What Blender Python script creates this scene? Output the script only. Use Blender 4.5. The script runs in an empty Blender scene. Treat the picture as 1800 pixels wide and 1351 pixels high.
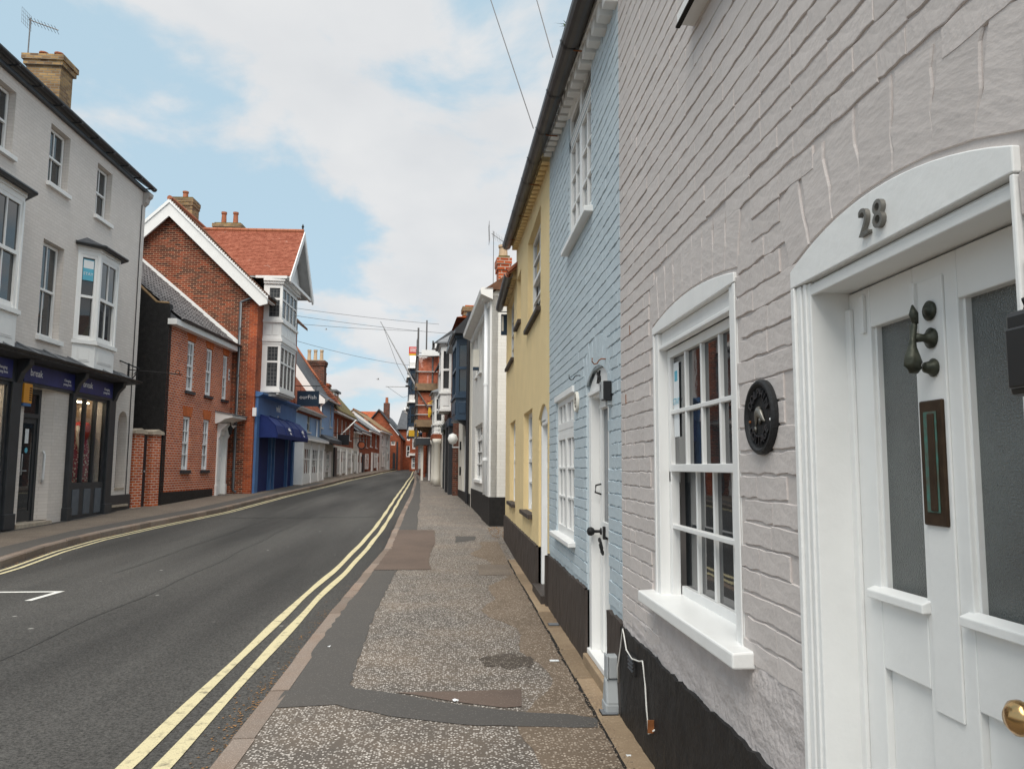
import bpy, bmesh, math, random
from mathutils import Vector, Matrix
from math import radians as RD, pi, sin, cos

# ---------------------------------------------------------------- camera, sky, sun, exposure
sc = bpy.context.scene
C = sc.collection
cam = bpy.data.cameras.new('camera'); cam.sensor_width = 36; cam.lens = 27.49
cam.clip_start = .05; cam.clip_end = 3000
co = bpy.data.objects.new('camera', cam); C.objects.link(co)
co.matrix_world = Matrix(((.99731864, -.01424795, -.07178114, 0), (-.07287896, -.10426743, -.99187548, 0),
                          (.00664776, .99444723, -.10502622, 1.45), (0, 0, 0, 1)))
sc.camera = co
SUN_DIR = Vector((-.10, -.50, .86)).normalized()      # towards the sun
SKY = .095; EXPO = .68
w = bpy.data.worlds.new('World'); sc.world = w; w.use_nodes = True
N = w.node_tree.nodes; L = w.node_tree.links; N.clear()
def wn(t, **k):
    n = N.new(t)
    for a, b in k.items(): setattr(n, a, b)
    return n
def wm(op, a, b=None, c=None):
    n = wn('ShaderNodeMath', operation=op)
    for i, q in enumerate((a, b, c)):
        if q is None: continue
        if isinstance(q, (int, float)): n.inputs[i].default_value = q
        else: L.new(q, n.inputs[i])
    return n.outputs[0]
out = wn('ShaderNodeOutputWorld'); bg = wn('ShaderNodeBackground'); L.new(bg.outputs[0], out.inputs[0])
sky = wn('ShaderNodeTexSky', sky_type='NISHITA', sun_disc=False, sun_elevation=math.asin(SUN_DIR.z),
         sun_rotation=math.atan2(SUN_DIR.x, SUN_DIR.y), altitude=0, air_density=1.0, dust_density=.6, ozone_density=1.5)
tc = wn('ShaderNodeTexCoord'); sep = wn('ShaderNodeSeparateXYZ'); L.new(tc.outputs['Generated'], sep.inputs[0])
zz = wm('ADD', wm('MAXIMUM', sep.outputs[2], 0.0), .22)
cmb = wn('ShaderNodeCombineXYZ')
L.new(wm('DIVIDE', sep.outputs[0], zz), cmb.inputs[0]); L.new(wm('DIVIDE', sep.outputs[1], zz), cmb.inputs[1])
mp = wn('ShaderNodeMapping'); mp.inputs['Location'].default_value = (3.1, 1.7, 0); mp.inputs['Scale'].default_value = (1, .8, 1)
L.new(cmb.outputs[0], mp.inputs[0])
n1 = wn('ShaderNodeTexNoise'); n1.inputs['Scale'].default_value = 2.7; n1.inputs['Detail'].default_value = 10; n1.inputs['Roughness'].default_value = .57
n1.inputs['Distortion'].default_value = .25
L.new(mp.outputs[0], n1.inputs['Vector'])
# where the photograph shows banks of cloud (+) and open blue (-): unit directions, angular size, weight
def blob(d, k, wt):
    d = Vector(d).normalized()
    dp = wn('ShaderNodeVectorMath', operation='DOT_PRODUCT'); L.new(tc.outputs['Generated'], dp.inputs[0]); dp.inputs[1].default_value = d
    return wm('MULTIPLY', wm('POWER', wm('MAXIMUM', dp.outputs['Value'], 0), k), wt)
BL = [((-.228, .847, .479), 50, .20), ((-.059, .874, .482), 70, .16), ((-.325, .876, .356), 120, -.20), ((-.209, .936, .285), 150, -.30), ((.037, .921, .388), 260, -.10),
      ((-.060, .949, .308), 240, .22), ((.033, .969, .244), 140, .14), ((-.122, .986, .113), 150, .18), ((-.17, .969, .19), 250, -.14), ((-.445, .777, .446), 300, -.12)]
acc = wm('MULTIPLY_ADD', n1.outputs['Fac'], 1.7, -.32)
for b_ in BL: acc = wm('ADD', acc, blob(*b_))
rmp = wn('ShaderNodeMapRange'); rmp.interpolation_type = 'SMOOTHSTEP'
rmp.inputs['From Min'].default_value = .42; rmp.inputs['From Max'].default_value = .70
L.new(acc, rmp.inputs['Value'])
n2 = wn('ShaderNodeTexNoise'); n2.inputs['Scale'].default_value = 3.4; n2.inputs['Detail'].default_value = 7; L.new(mp.outputs[0], n2.inputs['Vector'])
cl = wn('ShaderNodeMix', data_type='RGBA'); cl.inputs[6].default_value = (4.15, 4.3, 4.5, 1); cl.inputs[7].default_value = (6.1, 6.0, 5.9, 1)
L.new(n2.outputs['Fac'], cl.inputs[0])
sk = wn('ShaderNodeMix', data_type='RGBA', blend_type='MIX'); sk.inputs[0].default_value = .84
sk.inputs[7].default_value = (3.5, 4.7, 5.4, 1)       # thin high veil that pales the blue
L.new(sky.outputs[0], sk.inputs[6])
mx = wn('ShaderNodeMix', data_type='RGBA'); L.new(wm('MULTIPLY', rmp.outputs[0], .93), mx.inputs[0]); L.new(sk.outputs[2], mx.inputs[6]); L.new(cl.outputs[2], mx.inputs[7])
L.new(mx.outputs[2], bg.inputs[0]); bg.inputs[1].default_value = SKY
sl = bpy.data.lights.new('sun', 'SUN'); sl.energy = 2.9; sl.angle = RD(55); sl.color = (1, .945, .86)
so = bpy.data.objects.new('sun', sl); C.objects.link(so); so.rotation_euler = SUN_DIR.to_track_quat('Z', 'Y').to_euler()
sc.view_settings.view_transform = 'Standard'; sc.view_settings.look = 'None'; sc.view_settings.gamma = 1
sc.view_settings.use_curve_mapping = False; sc.view_settings.exposure = EXPO
sc.cycles.max_bounces = 6; sc.cycles.transparent_max_bounces = 12

rnd = random.Random(11)
GY = [-60, 12, 20, 30, 45, 70, 100, 140, 900]; GZ = [0, 0, .12, .40, .72, 1.0, 1.18, 1.28, 1.3]
def interp(x, xs, ys):
    if x <= xs[0]: return ys[0]
    for i in range(len(xs) - 1):
        if x <= xs[i+1]: return ys[i] + (ys[i+1] - ys[i]) * (x - xs[i]) / (xs[i+1] - xs[i])
    return ys[-1]
def g(y): return interp(y, GY, GZ)

# ---------------------------------------------------------------- mesh builder
class MB:
    def __init__(s): s.v = []; s.f = []; s.T = Matrix()
    def add(s, pts, faces):
        o = len(s.v); s.v += [tuple(s.T @ Vector(p)) for p in pts]; s.f += [tuple(i + o for i in f) for f in faces]; return s
    def box(s, x0, x1, y0, y1, z0, z1):
        return s.add([(x0,y0,z0),(x1,y0,z0),(x1,y1,z0),(x0,y1,z0),(x0,y0,z1),(x1,y0,z1),(x1,y1,z1),(x0,y1,z1)],
                     [(0,3,2,1),(4,5,6,7),(0,1,5,4),(1,2,6,5),(2,3,7,6),(3,0,4,7)])
    def quad(s, *p): return s.add(p, [tuple(range(len(p)))])
    def prism(s, poly, ax, a0, a1):            # poly in the two other axes (order x,y,z without ax)
        def P(p, a): return (a, p[0], p[1]) if ax == 'x' else (p[0], a, p[1]) if ax == 'y' else (p[0], p[1], a)
        n = len(poly)
        return s.add([P(p, a0) for p in poly] + [P(p, a1) for p in poly],
                     [tuple(range(n)), tuple(range(2*n-1, n-1, -1))] + [(i, (i+1) % n, n+(i+1) % n, n+i) for i in range(n)])
    def tube(s, pts, r, n=8, flat=None):
        pts = [Vector(p) for p in pts]; rs = r if isinstance(r, (list, tuple)) else [r]*len(pts)
        V = []; up = Vector((0, 0, 1))
        for i, p in enumerate(pts):
            t = (pts[min(i+1, len(pts)-1)] - pts[max(i-1, 0)]).normalized()
            a = t.cross(up if abs(t.z) < .95 else Vector((1, 0, 0))).normalized(); b = a.cross(t)
            for k in range(n):
                q = a*cos(2*pi*k/n)*rs[i] + b*sin(2*pi*k/n)*rs[i]
                if flat: q = Vector((q.x*flat[0], q.y*flat[1], q.z*flat[2]))
                V.append(p + q)
        F = [(i*n+k, i*n+(k+1) % n, (i+1)*n+(k+1) % n, (i+1)*n+k) for i in range(len(pts)-1) for k in range(n)]
        F += [tuple(range(n-1, -1, -1)), tuple(range((len(pts)-1)*n, len(pts)*n))]
        return s.add(V, F)
    def lathe(s, prof, c=(0, 0, 0), ax='z', n=24):
        V = []
        for r, h in prof:
            for k in range(n):
                a = 2*pi*k/n; p = (r*cos(a), r*sin(a), h)
                if ax == 'y': p = (p[0], p[2], p[1])
                if ax == 'x': p = (p[2], p[0], p[1])
                V.append((p[0]+c[0], p[1]+c[1], p[2]+c[2]))
        m = len(prof)
        F = [(i*n+k, i*n+(k+1) % n, (i+1)*n+(k+1) % n, (i+1)*n+k) for i in range(m-1) for k in range(n)]
        F += [tuple(range(n)), tuple(range((m-1)*n, m*n))]
        return s.add(V, F)
    def mesh(s, name, mat, smooth=False):
        me = bpy.data.meshes.new(name); me.from_pydata(s.v, [], s.f)
        bm = bmesh.new(); bm.from_mesh(me); bmesh.ops.recalc_face_normals(bm, faces=bm.faces); bm.to_mesh(me); bm.free()
        if mat: me.materials.append(M[mat])
        if smooth:
            for p in me.polygons: p.use_smooth = True
        return me
    def build(s, name, mat, parent=None, smooth=False, bevel=0, kind=None, loc=None):
        o = bpy.data.objects.new(name, s.mesh(name, mat, smooth)); C.objects.link(o)
        if parent: o.parent = parent
        if loc: o.location = loc
        if bevel:
            m = o.modifiers.new('bevel', 'BEVEL'); m.width = bevel; m.segments = 2; m.limit_method = 'ANGLE'
        if kind: o['kind'] = kind
        return o
def tag(o, label, cat, group=None):
    o['label'] = label; o['category'] = cat
    if group: o['group'] = group
    return o
def thing(name, label, cat, loc=(0, 0, 0), rotz=0, group=None):
    o = bpy.data.objects.new(name, None); o.empty_display_size = .2; C.objects.link(o)
    o.location = loc; o.rotation_euler = (0, 0, rotz)
    return tag(o, label, cat, group)
def struct(o): o['kind'] = 'structure'; return o
ID = Matrix()
_dg = None
def text(s, size, mat, parent, x, y, z, name='lettering', ext=.004, roll=0, align='CENTER', shear=0, T=None):
    cu = bpy.data.curves.new('t', 'FONT'); cu.body = s; cu.size = size; cu.extrude = ext; cu.align_x = align; cu.align_y = 'CENTER'; cu.shear = shear
    cu.resolution_u = 3
    o = bpy.data.objects.new('t', cu); C.objects.link(o)
    me = bpy.data.meshes.new_from_object(o.evaluated_get(bpy.context.evaluated_depsgraph_get()))
    bpy.data.objects.remove(o); bpy.data.curves.remove(cu)
    R = Matrix.Translation((x, y, z)) @ Matrix.Rotation(pi/2, 4, 'X') @ Matrix.Rotation(roll, 4, 'Z')
    me.transform((T or ID) @ R); me.materials.clear(); me.materials.append(M[mat])
    q = bpy.data.objects.new(name, me); C.objects.link(q); q.parent = parent
    return q

# ---------------------------------------------------------------- materials
M = {}
def mat(name, col, rough=.6, var=.12, vs=3.0, bump=0, bs=40, metal=0, spec=None, col2=None, f2=None, rand=0, emit=0, stretch=None, dirt=None):
    m = bpy.data.materials.new(name); m.use_nodes = True; nt = m.node_tree; n = nt.nodes; l = nt.links
    p = n['Principled BSDF']; p.inputs['Roughness'].default_value = rough; p.inputs['Metallic'].default_value = metal
    p.inputs['Specular IOR Level'].default_value = spec if spec is not None else (.5 if rough < .5 else .22)
    t = n.new('ShaderNodeTexCoord'); co_ = t.outputs['Object']
    if stretch:
        q = n.new('ShaderNodeMapping'); q.inputs['Scale'].default_value = stretch; l.new(co_, q.inputs[0]); vco = q.outputs[0]
    else: vco = co_
    nz = n.new('ShaderNodeTexNoise'); nz.inputs['Scale'].default_value = vs; nz.inputs['Detail'].default_value = 6; nz.inputs['Roughness'].default_value = .62
    l.new(vco, nz.inputs['Vector'])
    r = n.new('ShaderNodeMapRange'); r.inputs['From Min'].default_value = .3; r.inputs['From Max'].default_value = .7; l.new(nz.outputs['Fac'], r.inputs['Value'])
    mxn = n.new('ShaderNodeMix'); mxn.data_type = 'RGBA'; l.new(r.outputs[0], mxn.inputs[0])
    mxn.inputs[6].default_value = tuple(min(1, c*(1-var)) for c in col) + (1,); mxn.inputs[7].default_value = tuple(min(1, c*(1+var)) for c in (col2 or col)) + (1,)
    o = mxn.outputs[2]
    if dirt:                                   # dirt: (scale, threshold, colour, stretch z) blotches with a shape of their own
        d = n.new('ShaderNodeTexNoise'); d.inputs['Scale'].default_value = dirt[0]; d.inputs['Detail'].default_value = 8; d.inputs['Roughness'].default_value = .7
        q = n.new('ShaderNodeMapping'); q.inputs['Scale'].default_value = (1, 1, dirt[3]); l.new(co_, q.inputs[0]); l.new(q.outputs[0], d.inputs['Vector'])
        dr = n.new('ShaderNodeMapRange'); dr.inputs['From Min'].default_value = dirt[1]; dr.inputs['From Max'].default_value = dirt[1] + .18; l.new(d.outputs['Fac'], dr.inputs['Value'])
        dm = n.new('ShaderNodeMix'); dm.data_type = 'RGBA'; l.new(dr.outputs[0], dm.inputs[0]); l.new(o, dm.inputs[6]); dm.inputs[7].default_value = tuple(dirt[2]) + (1,); o = dm.outputs[2]
    if rand:
        oi = n.new('ShaderNodeObjectInfo'); hs = n.new('ShaderNodeHueSaturation'); rr = n.new('ShaderNodeMapRange')
        rr.inputs['To Min'].default_value = 1-rand; rr.inputs['To Max'].default_value = 1+rand; l.new(oi.outputs['Random'], rr.inputs['Value'])
        l.new(rr.outputs[0], hs.inputs['Value']); l.new(o, hs.inputs['Color']); o = hs.outputs[0]
    l.new(o, p.inputs['Base Color'])
    if bump:
        b = n.new('ShaderNodeTexNoise'); b.inputs['Scale'].default_value = bs; b.inputs['Detail'].default_value = 5; l.new(vco if stretch else co_, b.inputs['Vector'])
        bn = n.new('ShaderNodeBump'); bn.inputs['Strength'].default_value = bump; bn.inputs['Distance'].default_value = .01; l.new(b.outputs['Fac'], bn.inputs['Height']); l.new(bn.outputs[0], p.inputs['Normal'])
    if emit:
        p.inputs['Emission Color'].default_value = tuple(col) + (1,); p.inputs['Emission Strength'].default_value = emit
    M[name] = m; return m
def bricks(name, c1, c2, mo, bw=.225, rh=.075, ms=.010, rough=.85, bump=.5, bias=0, slope=None, mix=.35, scale=1.0, var=None):
    m = bpy.data.materials.new(name); m.use_nodes = True; n = m.node_tree.nodes; l = m.node_tree.links
    p = n['Principled BSDF']; p.inputs['Roughness'].default_value = rough; p.inputs['Specular IOR Level'].default_value = .2
    t = n.new('ShaderNodeTexCoord'); s = n.new('ShaderNodeSeparateXYZ'); l.new(t.outputs['Object'], s.inputs[0])
    a = n.new('ShaderNodeMath'); a.operation = 'ADD'; l.new(s.outputs[0], a.inputs[0]); l.new(s.outputs[1], a.inputs[1])
    cb = n.new('ShaderNodeCombineXYZ'); l.new(a.outputs[0] if not slope else s.outputs[0], cb.inputs[0])
    z = n.new('ShaderNodeMath'); z.operation = 'MULTIPLY'; l.new(s.outputs[2], z.inputs[0]); z.inputs[1].default_value = slope or 1; l.new(z.outputs[0], cb.inputs[1])
    wob = n.new('ShaderNodeTexNoise'); wob.inputs['Scale'].default_value = 6; l.new(t.outputs['Object'], wob.inputs['Vector'])
    vm = n.new('ShaderNodeVectorMath'); vm.operation = 'MULTIPLY_ADD'; l.new(wob.outputs['Color'], vm.inputs[0]); vm.inputs[1].default_value = (.012, .012, 0); l.new(cb.outputs[0], vm.inputs[2])
    b = n.new('ShaderNodeTexBrick'); l.new(vm.outputs[0], b.inputs['Vector']); b.inputs['Scale'].default_value = scale
    b.inputs['Brick Width'].default_value = bw; b.inputs['Row Height'].default_value = rh; b.inputs['Mortar Size'].default_value = ms; b.inputs['Mortar Smooth'].default_value = .2; b.inputs['Bias'].default_value = bias
    for k, c in (('Color1', c1), ('Color2', c2), ('Mortar', mo)): b.inputs[k].default_value = tuple(c) + (1,)
    nz = n.new('ShaderNodeTexNoise'); nz.inputs['Scale'].default_value = 1.3; nz.inputs['Detail'].default_value = 8; nz.inputs['Roughness'].default_value = .7; l.new(t.outputs['Object'], nz.inputs['Vector'])
    r = n.new('ShaderNodeMapRange'); r.inputs['From Min'].default_value = .3; r.inputs['From Max'].default_value = .7; r.inputs['To Min'].default_value = 1-mix; r.inputs['To Max'].default_value = 1+mix*.6; l.new(nz.outputs['Fac'], r.inputs['Value'])
    hs = n.new('ShaderNodeHueSaturation'); l.new(r.outputs[0], hs.inputs['Value']); l.new(b.outputs['Color'], hs.inputs['Color'])
    l.new(hs.outputs[0], p.inputs['Base Color'])
    bn = n.new('ShaderNodeBump'); bn.invert = True; bn.inputs['Strength'].default_value = bump; bn.inputs['Distance'].default_value = .012; l.new(b.outputs['Fac'], bn.inputs['Height']); l.new(bn.outputs[0], p.inputs['Normal'])
    M[name] = m; return m

mat('grey_paint', (.58, .528, .503), .60, .06, 2.2, .42, 30, rand=.035, dirt=(2.5, .66, (.44, .40, .385), .5))
mat('grey_rough', (.53, .485, .47), .75, .10, 9, 1.0, 38, dirt=(14, .60, (.40, .36, .34), 1))
mat('blue_paint', (.49, .56, .60), .58, .07, 2.5, .42, 34, rand=.04, dirt=(3, .68, (.38, .45, .50), .4))
mat('yellow_render', (.80, .625, .345), .8, .05, 2.0, .9, 100, dirt=(2.6, .60, (.68, .53, .28), .12))
mat('black_plinth', (.020, .019, .019), .55, .3, 8, .8, 30, dirt=(5, .62, (.06, .05, .045), .3))
mat('brown_plinth', (.062, .050, .044), .6, .25, 8, .8, 26, stretch=(1, 1, .35), dirt=(6, .62, (.035, .03, .028), .3))
mat('white_gloss', (.80, .80, .785), .36, .03, 4, .18, 22, dirt=(7, .63, (.68, .665, .63), .22))
mat('white_matt', (.78, .775, .76), .6, .04, 3, .2, 30)
mat('white_wood', (.79, .785, .77), .42, .035, 6, .18, 30, stretch=(1, 1, .15), dirt=(12, .70, (.66, .64, .60), .25))
mat('upvc', (.83, .84, .85), .25, .01, 2)
mat('cream', (.70, .67, .60), .7, .06, 2, .2, 30)
mat('l_grey_trim', (.47, .44, .415), .7, .05, 3, .1)
mat('charcoal', (.028, .031, .036), .4, .2, 4, .1, 30)
mat('charcoal_panel', (.10, .115, .135), .5, .12, 6, .1, 30)
mat('gutter_black', (.022, .022, .024), .35, .2, 4)
mat('gutter_brown', (.05, .045, .042), .42, .35, 3)
mat('iron', (.02, .02, .021), .5, .2, 6, .3, 60)
mat('rust', (.23, .085, .03), .9, .3, 20)
mat('bronze', (.030, .040, .028), .48, .5, 25, .3, 60, metal=.5, col2=(.06, .062, .045))
mat('verdigris', (.10, .30, .25), .8, .35, 30, col2=(.07, .06, .045))
mat('bronze_brown', (.06, .038, .024), .5, .3, 18, metal=.5)
mat('brass', (.52, .33, .15), .22, .1, 5, metal=1)
mat('pewter', (.20, .19, .17), .4, .2, 30, metal=.6)
mat('plastic_grey', (.36, .38, .39), .5, .05, 5)
mat('plastic_black', (.012, .012, .013), .35, .1, 5)
mat('cable_white', (.72, .70, .66), .5, .05, 5)
mat('lead', (.20, .21, .225), .55, .15, 4)
mat('slate', (.085, .088, .095), .6, .25, 5, .2, 20)
mat('navy', (.018, .040, .072), .4, .1, 4)
mat('shop_blue', (.075, .16, .34), .5, .12, 3, .1, 20)
mat('deep_blue', (.013, .026, .12), .65, .12, 5)
mat('sky_blue', (.33, .50, .76), .75, .05, 2, .2, 60)
mat('sign_blue', (.010, .014, .095), .4, .12, 2, col2=(.016, .022, .15))
mat('sign_white', (.80, .80, .80), .5, .02)
mat('orange_box', (.72, .30, .02), .4, .05, 4)
mat('yellow_box', (.70, .42, .03), .4, .05, 4)
mat('red_sign', (.60, .06, .05), .5, .05, 4)
mat('clay', (.36, .13, .07), .8, .2, 6)
mat('buff_clay', (.52, .38, .25), .8, .15, 6)
mat('tile_red', (.29, .075, .04), .8, .3, 6, .2, 20, col2=(.26, .09, .055), dirt=(3, .62, (.42, .33, .29), 1))
mat('tile_brown', (.15, .075, .045), .85, .3, 5, .2, 20, dirt=(5, .62, (.20, .17, .08), 1))
mat('tile_orange', (.40, .095, .032), .85, .3, 5, .2, 20, dirt=(1.1, .50, (.075, .05, .045), 1))
mat('tile_tan', (.25, .165, .09), .85, .25, 4, .2, 20)
mat('tile_moss', (.15, .12, .05), .9, .3, 4, .2, 20)
mat('pantile_grey', (.13, .12, .12), .6, .35, 5, .2, 20)
mat('slates_dark', (.055, .057, .062), .6, .3, 6, .3, 14)
mat('soffit', (.47, .47, .47), .8, .1, 4)
mat('stone', (.40, .34, .27), .85, .2, 8, .4, 30)
mat('dark_gap', (.02, .018, .016), .95, .2)
mat('interior', (.055, .05, .045), .9, .3, 2)
mat('shop_back', (.42, .32, .24), .8, .15, 2)
mat('curtain', (.62, .62, .60), .9, .1, 12, stretch=(1, 1, .05))
mat('wood_board', (.23, .16, .10), .8, .25, 5, .2, 20)
mat('netting', (.62, .16, .08), .8, .3, 7, .5, 50, col2=(.55, .20, .12))
mat('scaffold', (.17, .16, .155), .45, .25, 6, metal=.5)
mat('weed', (.07, .12, .03), .8, .4, 30)
mat('bird_white', (.66, .66, .67), .7, .1)
mat('skin_form', (.70, .62, .55), .5, .05)
mat('lamp_white', (.85, .85, .82), .25, .02)
mat('strip_light', (1, .86, .62), .5, 0, emit=9)
mat('paper', (.75, .77, .78), .7, .02)
mat('sticker_teal', (.12, .42, .55), .5, .1)
mat('stucco_flint', (.46, .46, .42), .9, .35, 6, .6, 18, dirt=(3, .52, (.22, .23, .17), 1))
bricks('l_brick', (.70, .645, .60), (.66, .605, .56), (.59, .54, .50), .225, .078, .006, .7, .35, mix=.05)
bricks('white_brick', (.76, .745, .71), (.72, .705, .67), (.68, .66, .62), .225, .078, .006, .7, .4, mix=.05)
bricks('red_brick', (.58, .125, .036), (.38, .070, .028), (.60, .47, .38), .225, .077, .0115, .85, .5, mix=.25)
bricks('dark_brick', (.31, .060, .024), (.070, .022, .016), (.42, .26, .17), .225, .077, .0095, .85, .5, bias=.08, mix=.38)
bricks('gable_front', (.44, .095, .032), (.25, .05, .024), (.36, .20, .13), .225, .077, .007, .85, .5, mix=.35)
bricks('orange_brick', (.34, .078, .030), (.22, .05, .024), (.33, .16, .10), .225, .077, .007, .85, .4, mix=.35)
bricks('stock_brick', (.42, .27, .12), (.17, .10, .055), (.24, .20, .15), .225, .077, .012, .9, .5, mix=.35)
bricks('old_brick', (.20, .06, .035), (.06, .03, .025), (.20, .15, .12), .225, .077, .010, .9, .6, mix=.4)
bricks('leaded', (.06, .063, .066), (.035, .037, .04), (.15, .15, .15), .11, .15, .010, .15, .2, mix=.2); M['leaded'].node_tree.nodes['Brick Texture'].offset = 0
bricks('slates', (.105, .108, .115), (.075, .078, .085), (.035, .036, .04), .30, .20, .008, .55, .5, slope=1.45, mix=.25)
bricks('slates_light', (.22, .225, .235), (.185, .19, .20), (.10, .10, .105), .30, .20, .008, .6, .4, slope=1.5, mix=.15)
bricks('tiles_far', (.37, .10, .04), (.25, .07, .035), (.10, .04, .025), .17, .10, .012, .85, .5, slope=1.4, mix=.5)

def net():
    m = mat('netting', (.62, .16, .08), .8, .3, 7, .5, 50, col2=(.55, .20, .12)); n = m.node_tree.nodes; l = m.node_tree.links
    t = n.new('ShaderNodeBsdfTransparent'); mm = n.new('ShaderNodeMixShader'); mm.inputs[0].default_value = .62; l.new(t.outputs[0], mm.inputs[1]); l.new(n['Principled BSDF'].outputs[0], mm.inputs[2]); l.new(mm.outputs[0], n['Material Output'].inputs[0])
net()
mat('pole_grey', (.42, .42, .42), .5, .1); mat('pipe_grey', (.10, .11, .12), .45, .2)
mat('wire_grey', (.16, .16, .165), .6, .1)
def special():
    # dark reflecting window glass, frosted door glass, clear shop glass
    for nm, base, rough in (('glass', (.022, .025, .028), .02), ('glass_pale', (.30, .31, .32), .03)):
        m = mat(nm, base, rough, .3, 1.5, .05, 2.5, spec=.5); m.node_tree.nodes['Principled BSDF'].inputs['IOR'].default_value = 1.75
    m = mat('frosted', (.018, .028, .027), .13, .5, 4, .5, 230, col2=(.04, .05, .048)); m.node_tree.nodes['Principled BSDF'].inputs['IOR'].default_value = 2.3
    m = bpy.data.materials.new('clear_glass'); m.use_nodes = True; n = m.node_tree.nodes; l = m.node_tree.links; n.clear()
    o = n.new('ShaderNodeOutputMaterial'); t = n.new('ShaderNodeBsdfTransparent'); t.inputs[0].default_value = (.82, .84, .84, 1)
    gl = n.new('ShaderNodeBsdfGlossy'); gl.inputs['Roughness'].default_value = .02; lw = n.new('ShaderNodeLayerWeight'); pw = n.new('ShaderNodeMath'); pw.operation = 'POWER'; l.new(lw.outputs['Facing'], pw.inputs[0]); pw.inputs[1].default_value = 5; fr = n.new('ShaderNodeMath'); fr.operation = 'MULTIPLY_ADD'; l.new(pw.outputs[0], fr.inputs[0]); fr.inputs[1].default_value = .45; fr.inputs[2].default_value = .03
    mm = n.new('ShaderNodeMixShader'); l.new(fr.outputs[0], mm.inputs[0]); l.new(t.outputs[0], mm.inputs[1]); l.new(gl.outputs[0], mm.inputs[2]); l.new(mm.outputs[0], o.inputs[0]); M['clear_glass'] = m
    # patterned dress
    m = mat('dress', (.42, .03, .10), .8, .05, 2); n = m.node_tree.nodes; l = m.node_tree.links; p = n['Principled BSDF']
    v = n.new('ShaderNodeTexVoronoi'); v.inputs['Scale'].default_value = 16; t = n.new('ShaderNodeTexCoord'); l.new(t.outputs['Object'], v.inputs['Vector'])
    r = n.new('ShaderNodeValToRGB'); r.color_ramp.elements[0].color = (.72, .62, .58, 1); r.color_ramp.elements[1].color = (.34, .02, .08, 1); r.color_ramp.elements[0].position = .32; r.color_ramp.elements[1].position = .42
    l.new(v.outputs['Distance'], r.inputs[0]); l.new(r.outputs[0], p.inputs['Base Color'])
    # asphalt
    m = mat('asphalt', (.058, .056, .055), .82, .1, 2); n = m.node_tree.nodes; l = m.node_tree.links; p = n['Principled BSDF']
    t = n.new('ShaderNodeTexCoord')
    mp_ = n.new('ShaderNodeMapping'); mp_.inputs['Scale'].default_value = (.55, .05, 1); l.new(t.outputs['Object'], mp_.inputs[0])
    a = n.new('ShaderNodeTexNoise'); a.inputs['Scale'].default_value = 1.6; a.inputs['Detail'].default_value = 5; l.new(mp_.outputs[0], a.inputs['Vector'])
    ra = n.new('ShaderNodeValToRGB'); e = ra.color_ramp.elements; e[0].position = .36; e[0].color = (.036, .0345, .033, 1); e[1].position = .68; e[1].color = (.072, .069, .065, 1); l.new(a.outputs['Fac'], ra.inputs[0])
    s = n.new('ShaderNodeTexNoise'); s.inputs['Scale'].default_value = 62; s.inputs['Detail'].default_value = 4; s.inputs['Roughness'].default_value = .8; l.new(t.outputs['Object'], s.inputs['Vector'])
    rs = n.new('ShaderNodeMapRange'); rs.inputs['From Min'].default_value = .35; rs.inputs['From Max'].default_value = .72; rs.inputs['To Min'].default_value = .25; rs.inputs['To Max'].default_value = 2.1; l.new(s.outputs['Fac'], rs.inputs['Value'])
    hs = n.new('ShaderNodeHueSaturation'); l.new(ra.outputs[0], hs.inputs['Color']); l.new(rs.outputs[0], hs.inputs['Value'])
    v = n.new('ShaderNodeTexVoronoi'); v.inputs['Scale'].default_value = 1.5; v.inputs['Randomness'].default_value = 1; l.new(t.outputs['Object'], v.inputs['Vector'])
    vr = n.new('ShaderNodeMapRange'); vr.inputs['From Min'].default_value = .045; vr.inputs['From Max'].default_value = .02; vr.inputs['To Min'].default_value = 0; vr.inputs['To Max'].default_value = .8
    ad = n.new('ShaderNodeMath'); ad.operation = 'MULTIPLY_ADD'; l.new(s.outputs['Fac'], ad.inputs[0]); ad.inputs[1].default_value = .06; l.new(v.outputs['Distance'], ad.inputs[2]); 
    sb = n.new('ShaderNodeMath'); sb.operation = 'SUBTRACT'; l.new(ad.outputs[0], sb.inputs[0]); sb.inputs[1].default_value = .03; l.new(sb.outputs[0], vr.inputs['Value'])
    mm = n.new('ShaderNodeMix'); mm.data_type = 'RGBA'; l.new(vr.outputs[0], mm.inputs[0]); l.new(hs.outputs[0], mm.inputs[6]); mm.inputs[7].default_value = (.36, .35, .33, 1)
    l.new(mm.outputs[2], p.inputs['Base Color'])
    b = n.new('ShaderNodeBump'); b.inputs['Strength'].default_value = .6; b.inputs['Distance'].default_value = .006; l.new(s.outputs['Fac'], b.inputs['Height']); l.new(b.outputs[0], p.inputs['Normal'])
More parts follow.
